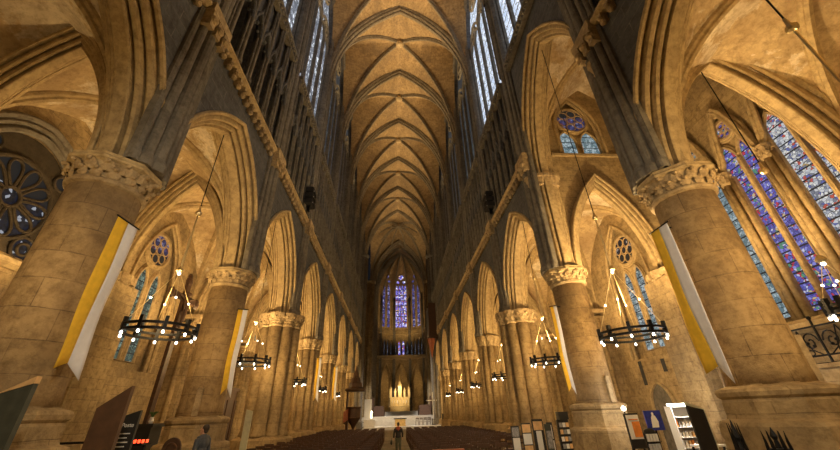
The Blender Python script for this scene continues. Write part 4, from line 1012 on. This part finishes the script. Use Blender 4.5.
mb = MB(); mb.box(7.68, 8.24, 12.3, 12.34, 1.34, 1.9); mb.build('sheet', 'bluep', t)
mb = MB(); mb.ball((7.95,12.292,1.80), .045, 8, 6, (.9,.15,1.1)); q = [(-.12,1.42),(.10,1.42),(.13,1.58),(.07,1.74),(.02,1.77),(-.04,1.76),(-.08,1.68),(-.10,1.55)]; mb.add([(7.95+a, 12.29, c) for a, c in q]+[(7.95+a, 12.3, c) for a, c in q], [tuple(range(8)), tuple(range(15,7,-1))]+[(j, (j+1)%8, 8+(j+1)%8, 8+j) for j in range(8)]); mb.build('pale_figure', 'paper', t)
mb = MB(); mb.box(7.93, 7.97, 12.34, 12.38, 0, 1.8); mb.box(7.9, 8.2, 12.28, 12.55, 0, .04); mb.build('post', 'iron', t)
t = thing('book_rack', 'small rack of books under the blue poster', 'rack', (7.6, 12.0, 0))
mb = MB(); mb.box(7.4, 7.85, 12.0, 12.25, 0, .5); mb.box(7.42, 7.83, 12.2, 12.25, .5, 1.3); mb.build('frame', 'blackboard', t)
mb = MB(); mb.ball((7.62,12.22,1.3), .2, 12, 6, (1,.12,.6)); mb.build('rounded_header', 'blackboard', t)
for k in range(3):
    mb = MB(); mb.box(7.43, 7.82, 12.05, 12.2, .52+.26*k, .54+.26*k); mb.build('shelf', 'iron', t)
bk = None
for k in range(3):
    for q in range(4):
        x, z = 7.47+.095*q, .54+.26*k
        if bk is None: mb = MB(); mb.box(x-.035, x+.035, 12.12, 12.16, z, z+.2); bk = mb.build('book', 'paper', None, False, True, (x, 12.14, z)); o = bk
        else: o = bk.copy(); COL.objects.link(o); o.location = (x, 12.14, z)
        tag(o, 'pale book standing on the small rack below the blue poster', 'book', 'books on the small shop rack')
t = thing('bookshelf', 'bright white shop shelf full of goods beside the dark leaning board', 'shelf', (9.6, 13.0, 0))
mb = MB(); mb.box(9.2, 9.95, 13.3, 13.34, 0, 2.0); mb.box(9.17, 9.2, 13.0, 13.34, 0, 2.0); mb.box(9.95, 9.98, 13.0, 13.34, 0, 2.0); mb.box(9.17, 9.98, 13.0, 13.34, 1.97, 2.0); mb.build('carcass', 'paper', t)
for k in range(6): mb = MB(); mb.box(9.2, 9.95, 13.0, 13.3, .15+.3*k, .17+.3*k); mb.build('shelf', 'paper', t)
for k in range(5):
    for q in range(6):
        x, z = 9.27+.12*q, .17+.3*k; mb = MB(); mb.box(x-.04, x+.04, 13.08, 13.14, z, z+random.uniform(.13,.24))
        tag(mb.build('boxed_souvenir', ('greyp','paper','paper','ochre','paper','orange','paper')[(q*2+k*3) % 7], None, False, True, (x, 13.1, z)), 'small boxed souvenir on the bright white shop shelf', 'souvenir', 'goods on the white shop shelf')
mb = MB(); mb.box(9.1, 9.9, 12.1, 12.6, .85, .9); t = thing('shop_table', 'small white table in front of the shop shelf', 'table', (9.5, 12.35, 0)); mb.build('table_top', 'paper', t)
for x in (9.15, 9.85):
    for yy in (12.15, 12.55): mb = MB(); mb.box(x-.025, x+.025, yy-.025, yy+.025, 0, .85); mb.build('leg', 'iron', t)
for (x, y, lab) in ((7.4, 12.9, 'bright white lamp beside the orange poster'), (9.45, 13.15, 'bright white strip lamp on top of the shop shelf')):
    t = thing('shop_lamp', lab, 'lamp', (x, y, 2.0)); 
    if x < 8:
        mb = MB(); mb.tube([(x,y,0),(x,y,1.92)], .02, 6); mb.box(x-.15, x+.15, y-.15, y+.15, 0, .03); mb.build('pole', 'iron', t); mb = MB(); mb.ball((x,y,1.98), .075, 10, 8); mb.build('bulb', 'lamp', t)
    else:
        mb = MB(); mb.box(x-.25, x+.45, y-.03, y+.03, 2.0, 2.05); mb.build('tube', 'lamp', t); mb = MB(); mb.box(x-.27, x+.47, y+.03, y+.05, 2.0, 2.08); mb.build('housing', 'paper', t)
t = thing('leaning_board', 'tall dark board with a pale edge hiding the shop, left of the nearest right plinth', 'board', (7.6, 10, 0))
mb = MB(); mb.add([(7.42,10,0),(7.86,10,0),(7.86,10,1.9),(7.42,10,2.02),(7.42,10.05,0),(7.86,10.05,0),(7.86,10.05,1.9),(7.42,10.05,2.02)], [(0,1,2,3),(5,4,7,6),(0,3,7,4),(1,5,6,2),(3,2,6,7),(0,4,5,1)]); mb.build('panel', 'blackboard', t)
mb = MB(); mb.box(7.86, 7.885, 9.99, 10.06, 0, 1.92); mb.build('pale_edge', 'paleboard', t)
mb = MB(); mb.add([(7.42,9.99,2.02),(7.86,9.99,1.9),(7.86,9.99,1.93),(7.42,9.99,2.1),(7.42,10.06,2.02),(7.86,10.06,1.9),(7.86,10.06,1.93),(7.42,10.06,2.1)], [(0,1,2,3),(5,4,7,6),(0,3,7,4),(1,5,6,2),(3,2,6,7),(0,4,5,1)]); mb.build('top_trim', 'paleboard', t)
for x, zt, lab, full in ((3.86, 1.84, 'slender black wrought iron candle stand with one spike, nearer the shop', 0), (4.36, 1.74, 'black wrought iron candle stand with a three-spiked gothic crown', 1)):
    t = thing('iron_candle_stand', lab, 'candle stand', (x, 4.8, 0), 'black iron candle stands')
    mb = MB(); mb.tube([(x,4.8,.3),(x,4.8,1.5)], .025, 6)
    mb.build('stem', 'iron', t)
    for k in range(3): a = 2*pi*k/3; mb = MB(); mb.tube([(x,4.8,.35),(x+.12*cos(a),4.8+.12*sin(a),.2),(x+.25*cos(a),4.8+.25*sin(a),0)], .02, 6); mb.build('foot', 'iron', t)
    mb = MB(); rr = .11 if full else .06
    mb.lathe((x,4.8,1.38), [(.03,0),(rr,.06),(rr*1.05,.14),(rr*.9,.15)], 8)
    for k in range(6 if full else 4):
        a = 2*pi*k/(6 if full else 4)+.3; mb.tube([(x+rr*cos(a),4.8+rr*sin(a),1.5),(x+rr*cos(a)*.95,4.8+rr*sin(a)*.95,1.6),(x+rr*cos(a),4.8+rr*sin(a),zt-.02)], [.02,.016,.003], 5)
    mb.tube([(x,4.8,1.5),(x,4.8,1.62),(x,4.8,1.66),(x,4.8,zt+.02)], [.04,.022,.04,.003], 6); mb.build('crown', 'iron', t)
# chapel parapet and grille
mb = MB(); mb.box(12.3, 12.8, 7.8, 11.3, 0, 2.95); mb.box(12.2, 12.9, 7.75, 11.35, 2.85, 2.98)
tag(mb.build('trim_2', 'wall'), 'stone parapet under the iron grille at the right edge', 'parapet', None, 'structure')
t = thing('iron_grille', 'black scrolled wrought iron grille at the right edge below the stained windows', 'grille', (12.55, 9.6, 2.98))
mb = MB()
for z in (3.0, 3.22, 4.05): mb.tube([(12.55,7.9,z),(12.55,11.2,z)], .03, 6)
mb.build('rail', 'iron', t)
for k in range(4): y = 7.9+1.1*k; mb = MB(); mb.tube([(12.55,y,2.98),(12.55,y,4.25)], .035, 6); mb.ball((12.55,y,4.3), .06, 8, 5); mb.build('post', 'iron', t)
for k in range(3):
    mb = MB(); yc = 8.45+1.1*k
    for sx in (-1, 1):
        pts = [(12.55, yc+sx*(.25+(.24-.012*q)*cos(q*.5)), 3.62+(.30-.014*q)*sin(q*.5)) for q in range(18)]; mb.tube(pts, .022, 5)
        mb.tube([(12.55, yc+sx*.45, 3.22),(12.55, yc+sx*.2, 3.4),(12.55, yc, 4.0)], .02, 5)
        mb.tube([(12.55, yc+sx*(.12+.09*cos(a)), 3.32+.08*sin(a)) for a in [2*pi*j/10 for j in range(10)]], .018, 5, True)
    for q in range(5): mb.ball((12.55, yc-.3+.15*q, 3.5+.1*(q % 2)), .05, 6, 4)
    mb.build('scrollwork', 'iron', t)
# niche and slits in the right aisle wall
t = thing('door_1', 'small pointed doorway recess in the right aisle wall behind the shop', 'door', (OX, 18.6, 0), None, 'structure')
P = lambda y, z, d: (OX-d, y, z)
mb = MB(); mb.poly(lancet_poly(P, 18.6, .75, 0, 2.0, 3.0, .03)); mb.build('door_leaf', 'shaft', t)
mb = MB(); mb.tube(lancet_poly(P, 18.6, .8, 0, 2.0, 3.08, .05), .09, 6); mb.build('door_frame', 'arch', t)
for k, (y, za, zb) in enumerate(((19.5, 3.0, 4.2), (17.7, 3.5, 4.1))):
    mb = MB(); mb.box(OX-.03, OX+.05, y-.12, y+.12, za, zb); tag(mb.build(f'trim_{3+k}', 'dark'), 'dark narrow slit in the right aisle wall, ' + ('taller' if k == 0 else 'shorter') + ' one', 'slit', None, 'structure')  # shallow dark boxes stand for the shade in the slits

# ------------------------------------------------------------------ pulpit, organ
PUL = 0
t = thing('pulpit', 'dark carved pulpit with a stepped canopy on the left of the nave', 'pulpit', (-5.9, 51.5, 0))
mb = MB(); mb.lathe((-5.75,51.5,0), [(.15,.6),(.3,.9),(.75,1.5),(.9,1.7),(.95,1.8),(.9,1.9),(.9,2.85),(1.0,2.9),(1.02,3.05),(.8,3.06)], 8, pi/8); mb.build('tub', 'oak', t)
mb = MB(); mb.lathe((-5.75,51.5,0), [(.28,0),(.28,.15),(.16,.25),(.14,.9)], 8); mb.build('pedestal', 'oak', t)
mb = MB(); mb.box(-6.75, -6.6, 50.9, 52.1, 1.6, 5.0); mb.build('backboard', 'oak', t)
mb = MB(); mb.lathe((-5.7,51.5,0), [(1.25,4.85),(1.42,4.95),(1.42,5.15),(1.2,5.25),(.95,5.4),(.9,5.9),(.7,6.0),(.62,6.5),(.4,6.6),(.35,7.1),(.12,7.5),(.05,8.0)], 8, pi/8); mb.build('canopy', 'oak', t)
mb = MB(); mb.add([(-6.4,51.0,2.9),(-6.4,51.0,1.6),(-8.9,49.6,.0),(-8.9,49.6,1.2),(-6.4,50.9,2.9),(-6.4,50.9,1.6),(-8.9,49.5,.0),(-8.9,49.5,1.2)], [(0,1,2,3),(7,6,5,4),(0,3,7,4),(1,5,6,2),(0,4,5,1),(3,2,6,7)]); mb.build('stair_panel', 'lit_wood', t)
mb = MB()
for k in range(7): q = k/7; mb.box(-6.6-2.2*q-.17, -6.6-2.2*q+.17, 51.0-1.3*q, 51.9-1.3*q, 0, 1.7*(1-q))
mb.build('stair', 'oak', t)
t = thing('organ', 'dark hanging organ with a reddish tapering base on the right nave wall', 'organ', (6.0, 60.8, 10))
mb = MB(); mb.lathe((5.75,60.8,0), [(.06,10.2),(.2,11.0),(.45,12.2),(.66,13.0),(.66,13.2)], 10); mb.build('corbel', 'lit_wood', t)
mb = MB(); mb.box(5.5, 6.84, 59.5, 62.1, 13.2, 17.5); mb.box(5.3, 6.84, 59.3, 60.2, 13.2, 19); mb.box(5.3, 6.84, 61.4, 62.3, 13.2, 19); mb.build('case', 'oak', t)
for k in range(9):
    y = 59.55+.28*k; mb = MB(); mb.lathe((5.2 if k in (0,1,2,6,7,8) else 5.4, y, 0), [(.03,13.3),(.1,13.8),(.1,18.2 if k in (1,7) else 16.8)], 8); mb.build('pipe', 'pipe', t)

# ------------------------------------------------------------------ choir: platform, altar, reredos, stalls
mb = MB(); mb.box(-5.4, 6.9, 62, 67, 0, .32)
for k in range(7): mb.box(-6.2, 7.2, 67+.5*k, 90, .32+.2*k, .52+.2*k)
tag(mb.build('choir_platform', 'marble'), 'pale marble steps and platform of the choir', 'steps', None, 'structure')
mb = MB()
for k in range(5): mb.box(-4.5, 6.5, 86+.45*k, 96, 1.72+.17*k, 1.89+.17*k)
tag(mb.build('sanctuary_step', 'marble'), 'upper steps under the golden altar screen', 'steps', None, 'structure')
t = thing('altar', 'low free-standing altar with a golden front before the choir steps', 'altar', (.45, 64.5, .32))
mb = MB(); mb.box(-.6, 1.5, 64.2, 65.0, 1.32, 1.46); mb.build('altar_table', 'blackboard', t)
mb = MB(); mb.box(-.4, 1.3, 64.25, 64.95, .32, 1.32); mb.box(-.5, 1.4, 64.2, 65, .32, .42); mb.build('front', 'gold', t)
RX = .75
t = thing('altar_screen', 'brightly lit golden gothic altar screen with pinnacles in the apse', 'reredos', (RX, 91.5, 2.57))
mb = MB(); mb.box(RX-2.3, RX+2.3, 91, 92, 2.57, 3.6); mb.box(RX-2.4, RX+2.4, 90.9, 92, 3.6, 3.75); mb.build('altar_table', 'gold', t)
mb = MB(); mb.box(RX-2.3, RX+2.3, 91.5, 92, 3.75, 5.5); mb.box(RX-2.4, RX+2.4, 91.4, 92, 5.4, 5.6); mb.build('panel', 'gold', t)
for k in range(7):
    x = RX-1.95+.65*k; mb = MB(); mb.tube([(x-.24,91.42,4.0),(x-.24,91.42,5.0),(x-.12,91.42,5.35),(x,91.42,5.6),(x+.12,91.42,5.35),(x+.24,91.42,5.0),(x+.24,91.42,4.0)], .05, 6); mb.build('niche', 'gold', t)
for x, z, w_ in ((RX,10.6,.42),(RX-2.2,9.2,.28),(RX+2.2,9.2,.28),(RX-1.1,7.6,.2),(RX+1.1,7.6,.2)):
    mb = MB(); mb.box(x-w_, x+w_, 91.4, 91.9, 5.5, 6.0+(z-6)*.45); mb.lathe((x,91.65,0), [(w_*1.25,6+(z-6)*.45),(w_*.95,6.1+(z-6)*.5),(w_*.5,6+(z-6)*.8),(.06,z)], 8)
    for q in range(5):
        for sx in (-1, 1): mb.ball((x+sx*w_*(1-q*.18), 91.6, 6+(z-6)*(.4+.11*q)), .07, 6, 4)
    mb.build('pinnacle', 'gold', t)
mb = MB(); mb.box(RX-.35, RX+.35, 91.0, 91.5, 3.75, 4.8); mb.build('tabernacle', 'gold', t)
for k in range(6):
    x = RX-1.8+.6*k+(.3 if k > 2 else -.0); tt = thing('altar_candle', f'tall white candle on the golden altar screen, {ORD[k+1]} from the left', 'candle', (x, 91.2, 3.75), 'candles on the high altar')
    mb = MB(); mb.lathe((x,91.2,3.75), [(.08,0),(.03,.06),(.03,.5),(.07,.54)], 8); mb.build('candlestick', 'brass', tt)
    mb = MB(); mb.lathe((x,91.2,4.29), [(.035,0),(.035,.6)], 8); mb.build('wax', 'paper', tt)
for s in (-1, 1):
    t = thing('choir_stall', f'block of dark oak choir stalls on the {side(s)} of the choir', 'stall', (C1+s*4.6, 82, 1.72), 'choir stalls')
    x0, x1 = sorted((C1+s*3.6, C1+s*5.9))
    mb = MB(); mb.box(x0, x1, 79.5, 85.5, 1.72, 2.9); mb.build('front', 'oak', t)
    mb = MB(); xb = C1+s*5.8; mb.box(min(xb, xb+s*.3), max(xb, xb+s*.3), 79.5, 85.5, 2.9, 5.2); mb.build('backrest', 'oak', t)
    for k in range(6): mb = MB(); mb.box(x0+.2, x1-.2, 79.7+k, 79.8+k, 2.9, 3.6); mb.build('arm', 'oak', t)
t = thing('processional_cross', 'tall slim pale cross standing on the right of the choir steps', 'cross', (5.95, 64.9, .32))
mb = MB(); mb.box(5.9, 6.0, 64.85, 64.95, .32, 5.2); mb.build('upright', 'paper', t); mb = MB(); mb.box(4.75, 7.25, 64.85, 64.95, 3.85, 3.98); mb.build('crossbeam', 'paper', t)
mb = MB(); mb.box(5.6, 6.3, 64.6, 65.2, .32, .42); mb.build('base', 'iron', t)
t = thing('white_panel', 'tall white panel standing on the left side of the choir steps', 'panel', (-5.1, 68.6, .92))
mb = MB(); mb.box(-5.75, -4.5, 68.6, 68.7, 1.0, 4.5); mb.build('panel', 'paper', t); mb = MB(); mb.box(-5.9, -4.4, 68.5, 68.9, .92, 1.0); mb.build('foot', 'iron', t)
t = thing('paschal_candle', 'lit candle in front of the white panel in the choir', 'candle', (-4.4, 67.3, .52))
mb = MB(); mb.lathe((-4.4,67.3,.52), [(.2,0),(.06,.1),(.06,1.0),(.14,1.05)], 8); mb.build('candlestick', 'brass', t); mb = MB(); mb.lathe((-4.4,67.3,1.57), [(.1,0),(.1,.9)], 8); mb.ball((-4.4,67.3,2.55), .12, 8, 6); mb.build('wax', 'candle', t)
mb = MB(); mb.box(-5.3, -3.6, 63.3, 64.6, .32, 1.25); mb.box(-5.4, -3.5, 63.2, 64.7, 1.25, 1.4); tag(mb.build('side_table', 'marble'), 'pale stone side table left of the low altar', 'table')
for k in range(4):
    o = copy_tree(proto[True]); o.name = 'platform_chair'; o.location = (3.3+.66*k, 66.0+.15*(k % 2), .32); o.scale = (1.25,1.25,1.1); o['label'] = 'wooden chair in the little row on the right of the choir steps'; o['group'] = 'chairs on the choir platform'
slab('information_panel', 'narrow dark screen at the right end of the choir platform', 'panel', 7.05, 7.35, 62.0, 1.9, 1.9, .1, 'blackboard')
t = thing('low_bench', 'low brown wooden kneeler at the front of the right chair block', 'kneeler', (1.45, 14.2, 0))
mb = MB(); mb.box(.9, 2.0, 14.1, 14.35, .86, .92); mb.build('top', 'lit_wood', t)
for x in (.95, 1.95): mb = MB(); mb.box(x-.03, x+.03, 14.1, 14.35, 0, .86); mb.build('side_panel', 'lit_wood', t)

# ------------------------------------------------------------------ lights
WARM = (1., .67, .29); WARM2 = (1., .71, .36)
def point(name, loc, e, col=WARM, r=.35):
    l = bpy.data.lights.new(name, 'POINT'); l.energy = e; l.color = col; l.shadow_soft_size = r
    o = bpy.data.objects.new(name, l); o.location = loc; COL.objects.link(o); return o
def spot(name, loc, target, e, col=WARM, ang=90, blend=.6, r=.3):
    l = bpy.data.lights.new(name, 'SPOT'); l.energy = e; l.color = col; l.shadow_soft_size = r; l.spot_size = radians(ang); l.spot_blend = blend
    o = bpy.data.objects.new(name, l); o.location = loc; o.rotation_euler = (Vector(target)-Vector(loc)).to_track_quat('-Z', 'Y').to_euler(); COL.objects.link(o); return o
for s in (-1, 1):
    for i in range(0, 8):
        yc = (PY[i]+PY[i+1])/2; tall = (s == 1 and i == 1)
        e = 1250
        if tall: e = 3000
        if i == 0: e = 80 if s < 0 else 620
        if i == 1 and s < 0: e = 820
        spot('aisle_uplight', (s*9.4, yc, 4.9), (s*9.7, yc, 12), e, WARM, 160, .5)
        point('arcade_light', (s*7.5, yc if i else 3.66, 5.2), (210 if s < 0 and i == 1 else 430) if i else (130 if s < 0 else 420), WARM)
    for i in range(1, 9):
        yl = PY[i]+7.9 if i < 8 else 72.
        if i < 7 and abs(yl-PY[i+1]) < .9: yl = PY[i+1]+1.0
        spot('vault_uplight', (s*5.9, yl, 22.2), (-s*3.0, yl-8.2, 37.6), 11500*(1, 1, 1, .95, .8, .65, .5, .45, .4)[i], WARM2, 54, .8, .15)
for s in (-1, 1): spot('crossing_uplight', (s*6.2, 66.5, 16), (-s*1, 72, 42), 6500, WARM2, 60, 1.)
spot('apse_uplight', (C1, 83, 16), (C1+.3, 94, 27), 5500, WARM, 80, 1.)
spot('apse_uplight', (C1, 84, 3), (C1+.3, 95, 18), 1800, WARM, 50, 1.)
spot('altar_spot', (C1, 84, 11), (.75, 91.5, 6), 7500, (1,.80,.52), 40, .8, .3)
for k in range(4):
    a = pi*(k+.8)/4.6; point('ambulatory_light', (AC.x-8.6*cos(a), AC.y+8.6*sin(a), 9.2), 170, WARM)
spot('choir_spot', (C1, 68, 22), (C1, 71, 1), 20000, (1,.88,.72), 70, .6)
spot('choir_spot', (0, 66, 14), (6.5, 81, 4), 12000, (1,.92,.8), 26, .8); spot('choir_spot', (0, 66, 14), (-4.5, 81, 4), 7000, (1,.92,.8), 26, .8)
point('shop_light', (7.45, 12.75, 2.2), 40, (1,.93,.8), .1)
point('shop_light', (9.6, 12.8, 2.3), 200, (1,.95,.88), .1)
spot('west_fill', (-.4, -1.2, 7.5), (-.4, 9, 3.2), 1500, (1,.84,.6), 120, .5, .4)  # added fill behind the camera to brighten piers and banners
point('board_fill', (4.9, 14.6, 3.0), 35, (1,.88,.7), .15)  # added fill with no fixture, brightens the notice boards
wd = bpy.data.worlds.new('world'); sc.world = wd; wd.use_nodes = True
wd.node_tree.nodes['Background'].inputs[0].default_value = (.03,.035,.045,1); wd.node_tree.nodes['Background'].inputs[1].default_value = .2
sc.view_settings.view_transform = 'Standard'; sc.view_settings.look = 'None'; sc.view_settings.exposure = 0.; sc.view_settings.gamma = 1
sc.view_settings.use_curve_mapping = False
sc.cycles.use_denoising = True
sc.cycles.max_bounces = 6; sc.cycles.diffuse_bounces = 2; sc.cycles.caustics_reflective = False; sc.cycles.caustics_refractive = False
sc.cycles.sample_clamp_indirect = 6
